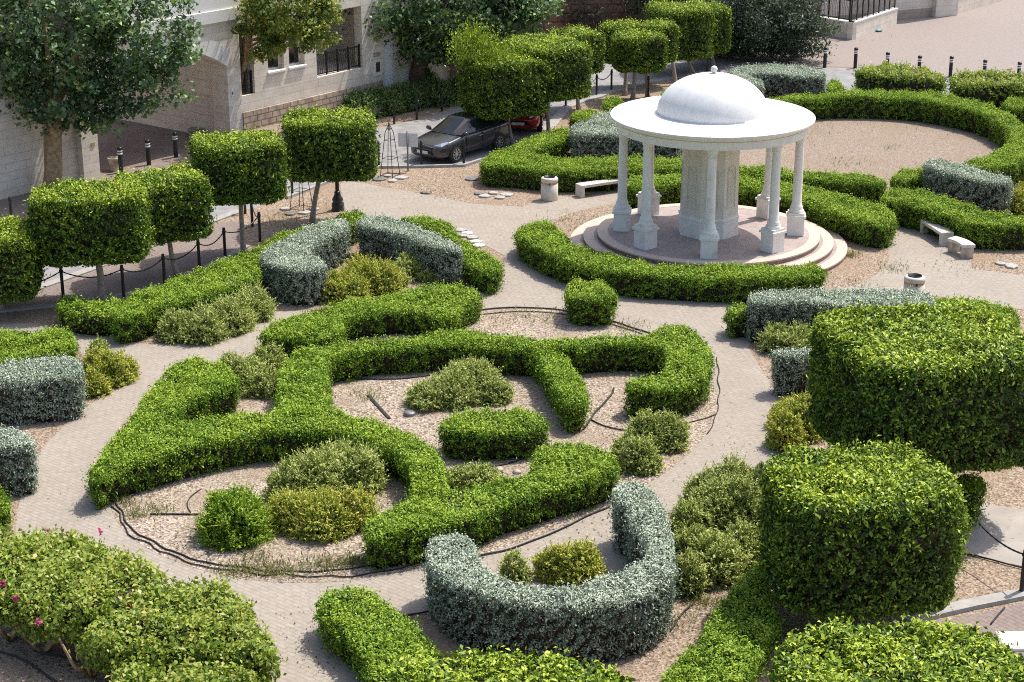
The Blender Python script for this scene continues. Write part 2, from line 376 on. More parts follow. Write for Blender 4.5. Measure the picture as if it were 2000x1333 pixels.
def inside(p, Q):
    x, y = p[:, 0], p[:, 1]; r = np.zeros(len(p), bool); K = len(Q)
    for i in range(K):
        x0, y0 = Q[i]; x1, y1 = Q[(i + 1) % K]
        if y0 == y1: continue
        c = ((y0 > y) != (y1 > y)) & (x < (x1 - x0) * (y - y0) / (y1 - y0) + x0)
        r ^= c
    return r
def edist(p, Q):
    d = np.full(len(p), 1e9); K = len(Q)
    for i in range(K):
        a = Q[i]; b = Q[(i + 1) % K]; e = b - a; l = e @ e
        if l < 1e-12: continue
        t = np.clip(((p - a) @ e) / l, 0, 1); q = p - a - t[:, None] * e
        d = np.minimum(d, np.hypot(q[:, 0], q[:, 1]))
    return d
def area(Q):
    x, y = Q[:, 0], Q[:, 1]; return .5 * (x * np.roll(y, -1) - np.roll(x, -1) * y).sum()
def inset(Q, d):
    e = np.roll(Q, -1, 0) - Q; e /= np.linalg.norm(e, axis=1)[:, None] + 1e-9
    n = np.stack([-e[:, 1], e[:, 0]], 1); m = n + np.roll(n, 1, 0)
    m /= (np.linalg.norm(m, axis=1)[:, None] + 1e-9); c = (m * n).sum(1).clip(.5, 1)[:, None]
    return Q + m * d / c

STYLE = {   # leaf length, width ratio, leaves per m2, material, core, low-frequency bump, wavelength, sprigs
    'green':   dict(L=.056, wr=.48, den=3200, m='green', c='core', amp=.075, wl=.75, sprig=.14, up=.3),
    'silver':  dict(L=.055, wr=.42, den=3000, m='silver', c='core_silver', amp=.04, wl=.7, sprig=.10, up=.45),
    'ficus':   dict(L=.078, wr=.48, den=1750, m='ficus', c='core', amp=.075, wl=.9, sprig=.08, up=.2),
    'bougain': dict(L=.085, wr=.62, den=900, m='bougain', c='core', amp=.16, wl=.8, sprig=.10, up=.3),
    'wild':    dict(L=.075, wr=.5, den=1300, m='green', c='core', amp=.10, wl=.6, sprig=.10, up=.5),
}
def hedge_leaves(Q, z0, z1, st, r=.14, taper=.06, under=False, density=1.0, low=1.0, seed=1, rz=.0):
    """leaves over top, sides (and underside) of the upright prism over outline Q"""
    k = STYLE[st]; lv = Leaves(); L = k['L']; den = k['den'] * density
    if area(Q) < 0: Q = Q[::-1]
    Q = inset(Q, L * .35)
    lo, hi = Q.min(0), Q.max(0); A = (hi - lo).prod(); H = z1 - z0
    n = int(A * den * 1.15)
    p = lo + rng.random((n, 2)) * (hi - lo); p = p[inside(p, Q)]; p = p[rng.random(len(p)) < np.clip(1.05 + 1.7 * (field(p, seed + 51, .24, 7) + .2), .06, 1)]
    d = edist(p, Q)
    z = np.full(len(p), z1); q = np.clip(1 - d / r, 0, 1); z -= r * (1 - np.sqrt(1 - q * q))
    fz = field(p, seed, k['wl']); z += k['amp'] * .8 * field(p, seed + 77, 2.1) + k['amp'] * fz + .5 * k['amp'] * field(p, seed + 9, k['wl'] * .3)
    gp = field(p, seed + 21, .22, 7) + .45 * rng.normal(size=len(p)); dep = np.abs(rng.normal(size=len(p))) * L * .9 + np.clip(-gp - .25, 0, 1) * L * 1.6
    sp = rng.random(len(p)) < k['sprig']; z = np.where(sp, z + rng.random(len(p)) ** 2 * L * 2.2, z - dep)
    c = Q.mean(0)
    N = np.zeros((len(p), 3)); N[:, 2] = 1
    rr = .62 + .14 * fz + .14 * field(p, seed + 31, 2.2) + .2 * rng.normal(size=len(p)); rr = np.where(sp, rr + .25, rr)  # tops get a lighter mean tone than the sides, adding to the sunlit look
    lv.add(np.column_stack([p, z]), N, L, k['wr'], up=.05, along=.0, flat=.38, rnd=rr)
    # underside
    if under:
        pu = p[rng.random(len(p)) < .6]; du = edist(pu, Q)
        qq = np.clip(1 - du / r, 0, 1); zu = z0 + r * (1 - np.sqrt(1 - qq * qq)) + k['amp'] * field(pu, seed + 3, k['wl']) + np.abs(rng.normal(size=len(pu))) * L
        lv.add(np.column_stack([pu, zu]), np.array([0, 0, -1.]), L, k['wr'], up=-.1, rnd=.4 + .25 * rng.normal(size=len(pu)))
    # sides
    e = np.roll(Q, -1, 0) - Q; le = np.linalg.norm(e, axis=1); per = le.sum()
    n = int(per * H * den * 1.15); cs = np.concatenate([[0], np.cumsum(le)])
    s = rng.random(n) * per; i = np.clip(np.searchsorted(cs, s) - 1, 0, len(Q) - 1); t = (s - cs[i]) / (le[i] + 1e-9)
    b = Q[i] + e[i] * t[:, None]; nn = np.stack([e[i, 1], -e[i, 0]], 1) / (le[i, None] + 1e-9)
    # thinner on the side nobody faces
    cen = b - np.array([0., 0.]); away = (nn * b).sum(1) > 0
    keep = ~away | (rng.random(n) < .6)
    h = rng.random(n); keep &= rng.random(n) < (low + (1 - low) * np.clip(h / .5, 0, 1))
    sz_ = np.column_stack([s, h * H]); keep &= rng.random(n) < np.clip(.70 + 1.5 * field(sz_, seed + 41, .26, 7), .05, 1)
    if not under: keep &= ~((field(sz_, seed + 42, .75) + 1.1 * (1 - h) > 1.15) & (rng.random(n) < .7))
    b, nn, h, s = b[keep], nn[keep], h[keep], s[keep]
    z = z0 + h * (H - .02); sz = np.column_stack([s, z])
    off = -taper * (1 - h) * (1 if not under else .5)
    edge = np.clip((h - (1 - r / H)) / (r / H), 0, 1); off = off - r * (1 - np.sqrt(1 - np.clip(edge * edge, 0, 1))) * .6
    if under:
        ed = np.clip((r / H - h) / (r / H), 0, 1); off = off - r * (1 - np.sqrt(1 - np.clip(ed * ed, 0, 1)))
    fs = .75 * field(sz, seed + 5, k['wl']) + .7 * field(sz, seed + 78, 1.7)
    sp = rng.random(len(b)) < k['sprig']
    off = off + k['amp'] * fs + .6 * k['amp'] * field(sz, seed + 6, k['wl'] * .3) + np.where(sp, rng.random(len(b)) ** 2 * L * 2.4, -np.abs(rng.normal(size=len(b))) * L * .9 - np.clip(-(field(sz, seed + 22, .22, 7) + .45 * rng.normal(size=len(b))) - .25, 0, 1) * L * 1.6)
    # a shared edge lift keeps side and top of one height
    P = np.column_stack([b + nn * off[:, None], np.maximum(z, z0 + .01)])
    rr = .33 + .16 * fs + .2 * rng.normal(size=len(b)); rr = np.where(sp, rr + .2, rr)  # lower mean tone than the tops: side shade put into the leaf colour
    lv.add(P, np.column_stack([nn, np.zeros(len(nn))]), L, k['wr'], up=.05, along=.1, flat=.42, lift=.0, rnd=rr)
    # long unclipped shoots
    if st in ('green', 'wild', 'bougain', 'silver') and not under:
        for _ in range(int(per * (.35 if st == 'silver' else 1.1))):
            i = rng.integers(0, len(Q)); o = Q[i] * .93 + Q.mean(0) * .07 if rng.random() < .5 else Q[i]
            m = rng.integers(4, 9); ln = rng.uniform(.08, .30); a = rng.uniform(0, 6.28); sl = rng.uniform(.2, .9)
            q = np.linspace(0, 1, m)[:, None] * np.array([cos(a) * sl, sin(a) * sl, 1.0]) * ln + np.array([o[0], o[1], z1 - rng.uniform(.0, .25)])
            lv.add(q + rng.normal(size=(m, 3)) * .012, np.array([cos(a), sin(a), .4]), L * .8, k['wr'], up=.6, rnd=.5 + .25 * rng.normal(size=m))
    return lv, Q
def prism(Q, z0, z1, shrink, taper=0.0):
    T = inset(Q, shrink); B = inset(Q, shrink + taper); n = len(T)
    v = np.concatenate([np.column_stack([B, np.full(n, z0)]), np.column_stack([T, np.full(n, z1)])])
    f = [tuple(range(n, 2 * n)), tuple(range(n - 1, -1, -1))] + [(i, (i + 1) % n, n + (i + 1) % n, n + i) for i in range(n)]
    return v, f
HSEED = [100]
def hedge(name, px, h, st, label, cat='hedge', group=None, taper=.07, sm=2, low=.45, z0=0.0, r=.13, world=False, density=1.0, base=0.0):
    Q = np.asarray(px, float) if world else GA(px, h)
    for _ in range(sm): Q = chaikin(Q)
    if area(Q) < 0: Q = Q[::-1]
    HSEED[0] += 17
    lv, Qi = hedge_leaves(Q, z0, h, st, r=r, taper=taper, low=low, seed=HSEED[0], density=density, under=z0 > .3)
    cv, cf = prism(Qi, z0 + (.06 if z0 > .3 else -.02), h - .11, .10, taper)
    e = np.roll(Qi, -1, 0) - Qi; le = np.linalg.norm(e, axis=1); cs_ = np.concatenate([[0], np.cumsum(le)]); n = int(cs_[-1] * 34)
    sp = rng.random(n) * cs_[-1]; i = np.clip(np.searchsorted(cs_, sp) - 1, 0, len(Qi) - 1); q = Qi[i] + e[i] * ((sp - cs_[i]) / (le[i] + 1e-9))[:, None]
    nn = np.stack([e[i, 1], -e[i, 0]], 1) / (le[i, None] + 1e-9); tg = np.stack([-nn[:, 1], nn[:, 0]], 1)
    zl = rng.random(n) * h * .45; ln = h * (.3 + .4 * rng.random(n)); w = .006 + .008 * rng.random(n)[:, None]
    b0 = q - nn * (.09 + taper * .5); b1 = q - nn * (.03 + .03 * rng.random((n, 1))) + tg * (rng.normal(size=(n, 1)) * .08)
    tv = np.stack([np.column_stack([b0 - tg * w, zl]), np.column_stack([b0 + tg * w, zl]), np.column_stack([b1 + tg * w * .5, zl + ln]), np.column_stack([b1 - tg * w * .5, zl + ln])], 1).reshape(-1, 3)
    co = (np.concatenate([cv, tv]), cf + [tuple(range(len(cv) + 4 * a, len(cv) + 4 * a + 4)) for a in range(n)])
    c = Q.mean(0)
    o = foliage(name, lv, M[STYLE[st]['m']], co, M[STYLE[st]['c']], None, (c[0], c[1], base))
    if base: pass
    return tag(o, label, cat, group)

# ------------------------------------------------------------------ juniper like mounds
def mound(name, lobes, kind, label, cat='shrub', group=None, L=.078, den=3300):
    """lobes: (px, py of base centre, radius px across, height m)"""
    lv = Leaves(); cvs = []; cfs = []
    k0 = G(lobes[0][0], lobes[0][1])
    for (px, py, rp, h) in lobes:
        x, y, _ = G(px, py); r = rp / (CAM_F / sqrt(y * y + x * x + CAM_H ** 2)); y += r * .55
        HSEED[0] += 7
        m_ = 9; n = int(2 * pi * r * (r + h) * .62 * den / m_)
        u = rng.normal(size=(n, 3)); u[:, 2] = np.abs(u[:, 2]) ** .8 - .12; u = unit(u)
        R3 = np.array([r, r, h]); f = field(u * R3, HSEED[0], .42, 6); f2 = field(u * R3, HSEED[0] + 1, .2, 7)
        s = .85 + .19 * f + .10 * f2 - np.abs(rng.normal(size=n)) * .07
        B = u * R3 * s[:, None] + np.array([x, y, .02])
        dr = unit(u * np.array([1, 1, .7]) + rng.normal(size=(n, 3)) * .42 + np.array([0, 0, .45])); ln = rng.uniform(.08, .30, n) * min(1.2, max(.7, r / .6)) * (1 + .35 * f2)
        hue = .64 + .12 * f + .22 * f2 + .15 * rng.normal(size=n)
        for q in range(m_):
            tt = (q + .5) / m_
            P = B + dr * (ln * tt)[:, None] + rng.normal(size=(n, 3)) * .016 * (1.25 - tt); P[:, 2] = P[:, 2].clip(.02)
            lv.add(P, dr, L * (1.15 - .5 * tt), .32, up=.1, along=.75, spread=.8, lift=.8, rnd=hue + .22 * (tt - .4) + .08 * rng.normal(size=n))
        m = 14; k = 5; b = len(cvs)
        for i in range(k + 1):
            th = i / k * pi / 2
            for j in range(m):
                a = 2 * pi * j / m; cvs.append((x + .64 * r * cos(a) * cos(th), y + .64 * r * sin(a) * cos(th), .62 * h * sin(th)))
        for i in range(k):
            for j in range(m): cfs.append((b + i * m + j, b + i * m + (j + 1) % m, b + (i + 1) * m + (j + 1) % m, b + (i + 1) * m + j))
    o = foliage(name, lv, M[kind], (np.array(cvs), cfs), M['core'], None, (k0[0], k0[1], 0))
    return tag(o, label, cat, group)

# ------------------------------------------------------------------ box clipped trees
def superq(cx_, cy_, a, b, rot, n=4.5, k=44):
    t = np.linspace(0, 2 * pi, k, endpoint=False); c, s = np.cos(t), np.sin(t)
    x = a * np.sign(c) * np.abs(c) ** (2 / n); y = b * np.sign(s) * np.abs(s) ** (2 / n)
    return np.stack([cx_ + x * cos(rot) - y * sin(rot), cy_ + x * sin(rot) + y * cos(rot)], 1)
def box_tree(label, base, xl, xr, ytb, ytf, yb, trunks=None, rot=.25, depth=None, dens=1.0, group='trees clipped into boxes', fork=True, tr=.075, extra=None, n=4.5, ybase=None, Lmul=1.0, slope=.0):
    bx, by, _ = G(*base); Y = by if ybase is None else ybase
    zt, hb = 3.0, 1.2
    for _ in range(60):
        # solve the top height and half depth from the two top edges
        ya = Y - hb; z_f = Zof(ytf, ya); z_b = Zof(ytb, Y + hb)
        zt = z_f
        err = z_b - z_f
        hb += .18 * err / .3 * -1 if False else 0
        # row of the back edge if at zt
        tgt = G(1000, ytb, zt)[1]; hb = max(.5, .5 * hb + .5 * (tgt - Y + hb) / 2)
    if depth: hb = depth / 2; zt = Zof(ytf, Y - hb)
    zb = max(.35, Zof(yb, Y - hb * .8))
    xc = (Xof(xl, Y, (zt + zb) / 2) + Xof(xr, Y, (zt + zb) / 2)) / 2
    ha = (Xof(xr, Y, (zt + zb) / 2) - Xof(xl, Y, (zt + zb) / 2)) / 2
    c, s = abs(cos(rot)), abs(sin(rot))
    # rotated superellipse: keep the silhouette widths
    a = max(.5, ha / (c + .45 * s)); b = max(.5, hb / (c + .45 * s))
    Q = superq(xc, Y, a, b, rot, n)
    HSEED[0] += 13
    root = thing('clipped_tree', (bx, by, 0), 0, label, 'tree', group)
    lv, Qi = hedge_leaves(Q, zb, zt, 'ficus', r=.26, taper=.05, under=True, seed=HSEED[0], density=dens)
    if Lmul != 1: lv.L = [l * Lmul for l in lv.L]
    if extra:
        for (ex, ey, rp, hp, cnt) in extra:       # unclipped shoots above the box
            px_, py_ = Xof(ex, Y, zt), Y - hb * .3
            zc = Zof(ey, Y - hb * .3); rw = rp / (CAM_F / sqrt(Y * Y + CAM_H ** 2))
            p = rng.normal(size=(cnt, 3)) * np.array([rw * .5, rw * .5, hp * .4]) + np.array([px_, py_, zc])
            lv.add(p, np.array([0, 0, 1.]), .1, .45, up=.9, rnd=.75 + .2 * rng.normal(size=cnt))
    co = prism(Qi, zb + .14, zt - .15, .16, .08)
    foliage('crown', lv, M['ficus'], co, M['core'], root, (bx, by, 0))
    for tb in (trunks or [base]):
        tx, ty, _ = G(*tb); mb = MB()
        top = np.array([tx + (xc - tx) * (.15 if trunks else .6) - bx, ty + (Y - ty) * (.15 if trunks else .6) - by, zb + .25]); bot = np.array([tx - bx, ty - by, -.03])
        w = np.array([rng.normal() * .06, rng.normal() * .06, 0])
        pts = [bot + (top - bot) * q + w * sin(pi * q) for q in np.linspace(0, 1, 7)]
        mb.tube(pts, np.linspace(tr * 1.25, tr * .8, 7) * np.array([1.25, 1, .95, .95, 1, 1, 1.1]), 10)
        if fork:
            for q in range(5):
                an = q * 2 * pi / 5 + rng.random(); st = bot + (top - bot) * .74
                en = top + np.array([cos(an) * .5, sin(an) * .5, .35])
                mid = (st + en) / 2 + np.array([cos(an) * .1, sin(an) * .1, -.03])
                mb.tube([st, mid, en], [tr * .6, tr * .45, tr * .3], 7)
        mb.build('trunk', M['bark'], root, True)
    return root

# ------------------------------------------------------------------ natural trees
def nat_tree(name, base, crown, leafm, bark, label, L=.15, wr=.7, clusters=120, per=70, cr=.55, trunk_r=.2, group=None, cat='tree', top=None, seed=3, droop=0.0, lean=(0, 0), base_w=None, forks=9, shell=.55, twist=False):
    """crown: (px, py, rx px, ry px, depth offset m): ellipsoid seen in the photo at the depth of the base"""
    r_ = np.random.default_rng(seed)
    bx, by, bz = base_w if base_w is not None else G(*base)
    root = thing(name, (bx, by, bz), 0, label, cat, group)
    lv = Leaves(); cents = []
    for (px, py, rx, ry, dy) in crown:
        Y = by + dy; zc = Zof(py, Y); xc = Xof(px, Y, zc); s = CAM_F / sqrt(Y * Y + (CAM_H - zc) ** 2)
        R = np.array([rx / s, (rx + ry) / 2 / s * .8, ry / s])
        n = int(clusters * R.prod() ** (2 / 3) / 4) + 6
        u = unit(r_.normal(size=(n, 3))); rad = (shell + (1 - shell) * r_.random(n)) ** .8
        f = field(u * R, seed + 4, 1.6)
        c = u * rad[:, None] * (1 + .16 * f)[:, None] * R + np.array([xc, Y, zc]); cents.append(c)
        for q, uu in zip(c, u):
            m = int(per * r_.uniform(.6, 1.4)); rr = cr * r_.uniform(.6, 1.25)
            p = unit(r_.normal(size=(m, 3))) * (r_.random(m) ** .45)[:, None] * rr * np.array([1, 1, .7]) + q
            p[:, 2] -= droop * (rr - np.abs(p[:, 2] - q[2])) * r_.random(m)
            hue = r_.normal() * .14
            lv.add(p, np.array([uu[0] * .4, uu[1] * .4, .5]), L, wr, up=-.25, spread=1.3, along=.3, rnd=.45 + hue + .26 * r_.normal(size=m))
    cents = np.concatenate(cents); keep = [x[:, 2] > bz + .25 for x in lv.P]
    for nme in ('P', 'D', 'U', 'L', 'R', 'wr'): setattr(lv, nme, [a[k] for a, k in zip(getattr(lv, nme), keep)])
    foliage('crown', lv, M[leafm], None, None, root, (bx, by, bz))
    cm = cents.mean(0); mb = MB(); o = np.array([bx, by, bz])
    H = max(1.2, (cm[2] - bz)); top_ = np.array([(cm[0] - bx) * .35 + lean[0], (cm[1] - by) * .35 + lean[1], H * .75])
    pts = [np.array([0, 0, -.05]) * (1 - q) + top_ * q + np.array([sin(q * 4) * .06, cos(q * 5) * .05, 0]) * H * .15 for q in np.linspace(0, 1, 9)]
    mb.tube(pts, trunk_r * np.array([1.45, 1.12, 1, .95, .9, .85, .8, .72, .6]), 12)
    if twist:
        for a in (0, 2.2, 4.1):
            mb.tube([np.array([cos(a + q * 1.2) * trunk_r * .75, sin(a + q * 1.2) * trunk_r * .75, 0]) + np.array(pts[0]) * (1 - q) + top_ * q for q in np.linspace(0, 1, 9)],
                    np.linspace(trunk_r * .5, trunk_r * .3, 9), 8)
    for q in r_.choice(len(cents), min(len(cents), forks), replace=False):
        e = cents[q] - o; st = np.array(pts[r_.integers(4, 9)]); mid = (st + e) / 2 + r_.normal(size=3) * .15
        mb.tube([st, mid, e], [trunk_r * .45, trunk_r * .28, trunk_r * .08], 7)
    mb.build('trunk', M[bark], root, True)
    return root

# ================================================================== GROUND
gm = sheet('ground', [(-160, -20), (160, -20), (160, 260), (-160, 260)], 0.0, M['gravel'])
ROADN = [(-160, 680), (0, 596), (84, 563), (169, 533), (300, 482), (415, 435), (500, 405), (570, 382), (640, 352), (741, 326), (822, 325), (906, 323), (985, 296), (1057, 268), (1105, 209), (1134, 197), (1165, 189), (1194, 178), (1224, 168), (1300, 152), (1381, 141), (1500, 168), (1580, 190), (1640, 186), (1700, 182), (1850, 192), (2080, 216)]
ROADF = [(2080, 170), (2000, 164), (1921, 159), (1855, 152), (1794, 150), (1731, 144), (1670, 134), (1610, 133), (1560, 128), (1450, 121), (1300, 113), (1180, 118), (1100, 142), (1040, 166), (990, 190), (906, 207), (863, 219), (814, 235), (771, 243), (600, 283), (480, 292), (370, 304), (220, 347), (60, 420), (-160, 520)]
sheet('road', GA(ROADN + ROADF), .004, M['road'])
sheet('pavement', GA([(-160, 660), (-60, 618), (30, 604), (105, 597), (243, 577), (322, 557), (390, 528), (440, 505), (483, 484), (473, 432), (415, 437), (300, 484), (169, 535), (84, 565), (0, 598), (-160, 682)][::-1]), .010, M['pave'])
FD = np.array([.611, .792]); FN = np.array([.792, -.611]); FO = np.array([-15.13, 63.84])
def FW(s, n): return FO + FD * s + FN * n
sheet('forecourt', [FW(-9, -.2), FW(-9, 3.0), FW(7.3, 1.7), FW(7.3, -.2)], .008, M['pave'])
sheet('passage_floor', [FW(0.02, -.202), FW(7.0, -.202), FW(7.0, -13), FW(0.02, -13)], .008, M['tunnelfloor'])
sheet('plaza', GA([(1470, 119), (1560, 126), (1610, 131), (1670, 132), (1731, 142), (1794, 148), (1855, 150), (1921, 157), (2000, 162), (2080, 168), (2400, 150), (2400, -60), (1500, -60)]), .008, M['plaza'])
PATH = [(-60, 634), (60, 632), (118, 640), (160, 648), (215, 662), (290, 674), (370, 668), (430, 642), (510, 612), (620, 606), (720, 596), (850, 580), (920, 562), (985, 540), (985, 500), (930, 470), (880, 455), (800, 455), (720, 440), (675, 412), (663, 360), (680, 354), (760, 368), (850, 385), (917, 398), (1019, 405), (1055, 392), (1090, 384), (1120, 386), (1210, 368), (1330, 350), (1500, 358), (1600, 372), (1700, 392), (1760, 380), (1800, 425), (1840, 450), (1870, 468), (1895, 490), (1898, 526), (2000, 539), (2080, 548), (2080, 615), (1990, 605), (1900, 588), (1830, 580), (1700, 578), (1560, 590), (1475, 640), (1462, 680), (1480, 712), (1502, 745), (1518, 790), (1524, 835), (1517, 885), (1500, 930), (1470, 962), (1400, 985), (1330, 1000), (1300, 1050), (1240, 1120), (1100, 1170), (940, 1200), (836, 1194), (794, 1205), (740, 1190), (670, 1180), (625, 1215), (645, 1262), (705, 1310), (725, 1400), (500, 1400), (530, 1290), (500, 1200), (430, 1160), (330, 1160), (200, 1140), (30, 1090), (30, 1020), (36, 990), (46, 950), (64, 905), (98, 861), (125, 833), (159, 803), (189, 782), (230, 762), (262, 742), (278, 729), (235, 708), (160, 694), (145, 662), (60, 652), (-60, 662)]
sheet('path', GA(PATH), .008, M['path'])
BED = [(178, 920), (192, 955), (215, 985), (222, 1008), (240, 1037), (270, 1063), (340, 1099), (450, 1130), (560, 1141), (700, 1136), (820, 1111), (940, 1086), (1060, 1046), (1190, 986), (1270, 945), (1340, 895), (1380, 850), (1400, 810), (1404, 775), (1385, 735), (1340, 690), (1280, 652), (1180, 622), (1090, 604), (1000, 599), (905, 611), (800, 612), (700, 625), (600, 640), (530, 668), (505, 700), (440, 705), (380, 712), (330, 730), (290, 770), (250, 815), (210, 865), (185, 895)]
sheet('flower_bed', GA(BED), .012, M['gravel_bed'], smooth_it=1)
GC = np.array([6.27, 55.0])
t = np.linspace(0, 2 * pi, 90, endpoint=False)
sheet('gazebo_bed', np.stack([GC[0] + 5.75 * np.cos(t), GC[1] + 5.75 * np.sin(t)], 1), .012, M['gravel'])
ring = [(1390, 300), (1500, 208), (1620, 190), (1740, 186), (1850, 196), (1930, 222), (1972, 262), (1960, 300), (1890, 325), (1790, 345), (1700, 352), (1560, 350), (1450, 335)]
sheet('sand_circle', GA(ring), .005, M['sand'], smooth_it=2)
sheet('side_path', GA([(1800, 968), (1880, 978), (2100, 1012), (2100, 1128), (1885, 1084), (1800, 1065)]), .008, M['concrete'])
sheet('lower_pavement', GA([(1780, 1228), (1870, 1207), (2100, 1158), (2300, 1500), (1700, 1500)]), .010, M['pave'])

def ribbon(name, px, w, h, m, kind='structure', z=0.0, world=False, label=None, cat=None):
    P = np.asarray(px, float) if world else GA(px)
    t_ = np.gradient(P, axis=0); t_ /= np.linalg.norm(t_, axis=1)[:, None]; n_ = np.stack([-t_[:, 1], t_[:, 0]], 1)
    A, B = P + n_ * w / 2, P - n_ * w / 2; k = len(P); mb = MB()
    vs = [(*A[i], z - .05) for i in range(k)] + [(*B[i], z - .05) for i in range(k)] + [(*A[i], z + h) for i in range(k)] + [(*B[i], z + h) for i in range(k)]
    fs = []
    for i in range(k - 1):
        fs += [(2 * k + i, 2 * k + i + 1, 3 * k + i + 1, 3 * k + i), (i, i + 1, 2 * k + i + 1, 2 * k + i), (k + i + 1, k + i, 3 * k + i, 3 * k + i + 1)]
    fs += [(0, 2 * k, 3 * k, k), (k - 1, 2 * k - 1, 4 * k - 1, 3 * k - 1)]
    mb.add(vs, fs); me = mb.mesh(name)
    bm = bmesh.new(); bm.from_mesh(me); bmesh.ops.recalc_face_normals(bm, faces=bm.faces); bm.to_mesh(me); bm.free()
    o = link(name, me, m)
    if kind: o['kind'] = kind
    if label: tag(o, label, cat)
    return o
ribbon('kerb', [(-160, 676), (0, 594), (84, 561), (169, 531), (300, 480), (415, 433), (470, 413)], .32, .05, M['kerb'])
ribbon('kerb', [(-60, 618), (30, 606), (105, 599), (243, 579), (322, 559), (390, 530), (440, 507), (484, 482)], .22, .06, M['kerb'])
ribbon('kerb', [(560, 389), (600, 374), (640, 358), (700, 340), (741, 329), (822, 328), (906, 326), (985, 300), (1050, 276)], .14, .10, M['kerb'])
ribbon('kerb', [(1060, 268), (1105, 212), (1134, 199), (1165, 191), (1194, 180), (1224, 170), (1300, 155), (1381, 143)], .45, .06, M['kerb'])
ribbon('kerb', [(1770, 1218), (1830, 1200), (1900, 1184), (2000, 1164), (2100, 1142)], .30, .09, M['kerb'])

# weeds: patches of thin blades on the gravel, nobody could count them
wl = Leaves()
for (px, py, r, n) in [(640, 1108, 60, 500), (540, 1118, 60, 500), (470, 1118, 50, 400), (690, 1100, 35, 350), (500, 1090, 40, 150), (300, 1000, 40, 200), (265, 1010, 25, 120), (720, 775, 40, 160), (1650, 322, 70, 160), (1740, 225, 200, 260), (1560, 255, 80, 260), (1660, 500, 22, 300), (1745, 525, 35, 160), (1680, 555, 50, 120), (1740, 290, 20, 60), (1060, 620, 60, 180), (1000, 625, 50, 140), (730, 470, 45, 300), (1900, 520, 90, 120), (600, 405, 60, 120), (540, 430, 50, 160), (850, 370, 60, 140), (780, 985, 60, 120), (1230, 640, 40, 160), (1720, 100, 300, 60), (1120, 432, 60, 180), (1380, 1180, 40, 200), (1330, 1215, 60, 140), (1560, 1240, 60, 160), (250, 985, 30, 120), (830, 640, 60, 160), (360, 1200, 60, 50)]:
    q = np.array([G(px + rng.normal() * r * .5, py + rng.normal() * r * .16)[:2] for _ in range(n)])
    P = np.column_stack([q, np.abs(rng.normal(size=n)) * .04 + .03]); wl.add(P, np.array([0, 0, 1.]), .11, .16, up=1.0, spread=1.0)
o = foliage('weeds', wl, M['weed']); tag(o, 'sparse dry weeds growing in patches on the gravel', 'weeds', kind='stuff')
# fallen leaves and litter of clippings on the ground
ll = Leaves()
for (px, py, rx, ry, n) in [(1100, 1010, 160, 60, 260), (1330, 1230, 140, 60, 260), (1580, 1260, 60, 60, 200), (250, 960, 120, 60, 140), (1250, 905, 60, 40, 220), (900, 1060, 200, 40, 200), (600, 1250, 60, 60, 120), (1440, 900, 60, 120, 60), (1800, 470, 150, 60, 140), (900, 920, 120, 30, 120), (1200, 830, 60, 50, 120), (420, 1080, 120, 40, 220), (80, 1290, 110, 40, 240), (960, 500, 60, 60, 40), (760, 380, 200, 30, 60)]:
    q = np.array([G(px + rng.normal() * rx * .6, py + rng.normal() * ry * .6)[:2] for _ in range(n)])
    ll.add(np.column_stack([q, np.full(n, .022)]), np.array([0, 0, 1.]), .05, .5, up=0, along=0, spread=.4)
    ll.D[-1][:, 2] *= .15; ll.U[-1] = unit(rng.normal(size=(n, 3)) * .2 + np.array([0, 0, 1.]))
o = foliage('leaf_litter', ll, M['dry']); tag(o, 'scattered dry leaf litter lying on the path and gravel', 'leaf litter', kind='stuff')

# ================================================================== GAZEBO
gz = thing('gazebo', (GC[0], GC[1] - .05, 0), 0, 'round white domed gazebo on eight columns over a stepped stone platform', 'gazebo')
def lath(prof, n=64, **k):
    mb = MB(); mb.lathe(prof, n, **k); return mb
b = MB()
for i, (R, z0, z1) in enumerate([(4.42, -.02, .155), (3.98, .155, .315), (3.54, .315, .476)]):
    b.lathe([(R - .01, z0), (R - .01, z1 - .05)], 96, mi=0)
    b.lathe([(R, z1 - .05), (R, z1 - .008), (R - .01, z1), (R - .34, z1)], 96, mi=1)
    inner = [3.6, 3.2, 0.0][i]
    b.lathe([(R - .34, z1), (R - .34, z1 - .006), (max(inner, .001), z1 - .006)], 96, mi=2)
b.build('platform', [M['riser'], M['coping'], M['platform']], gz)
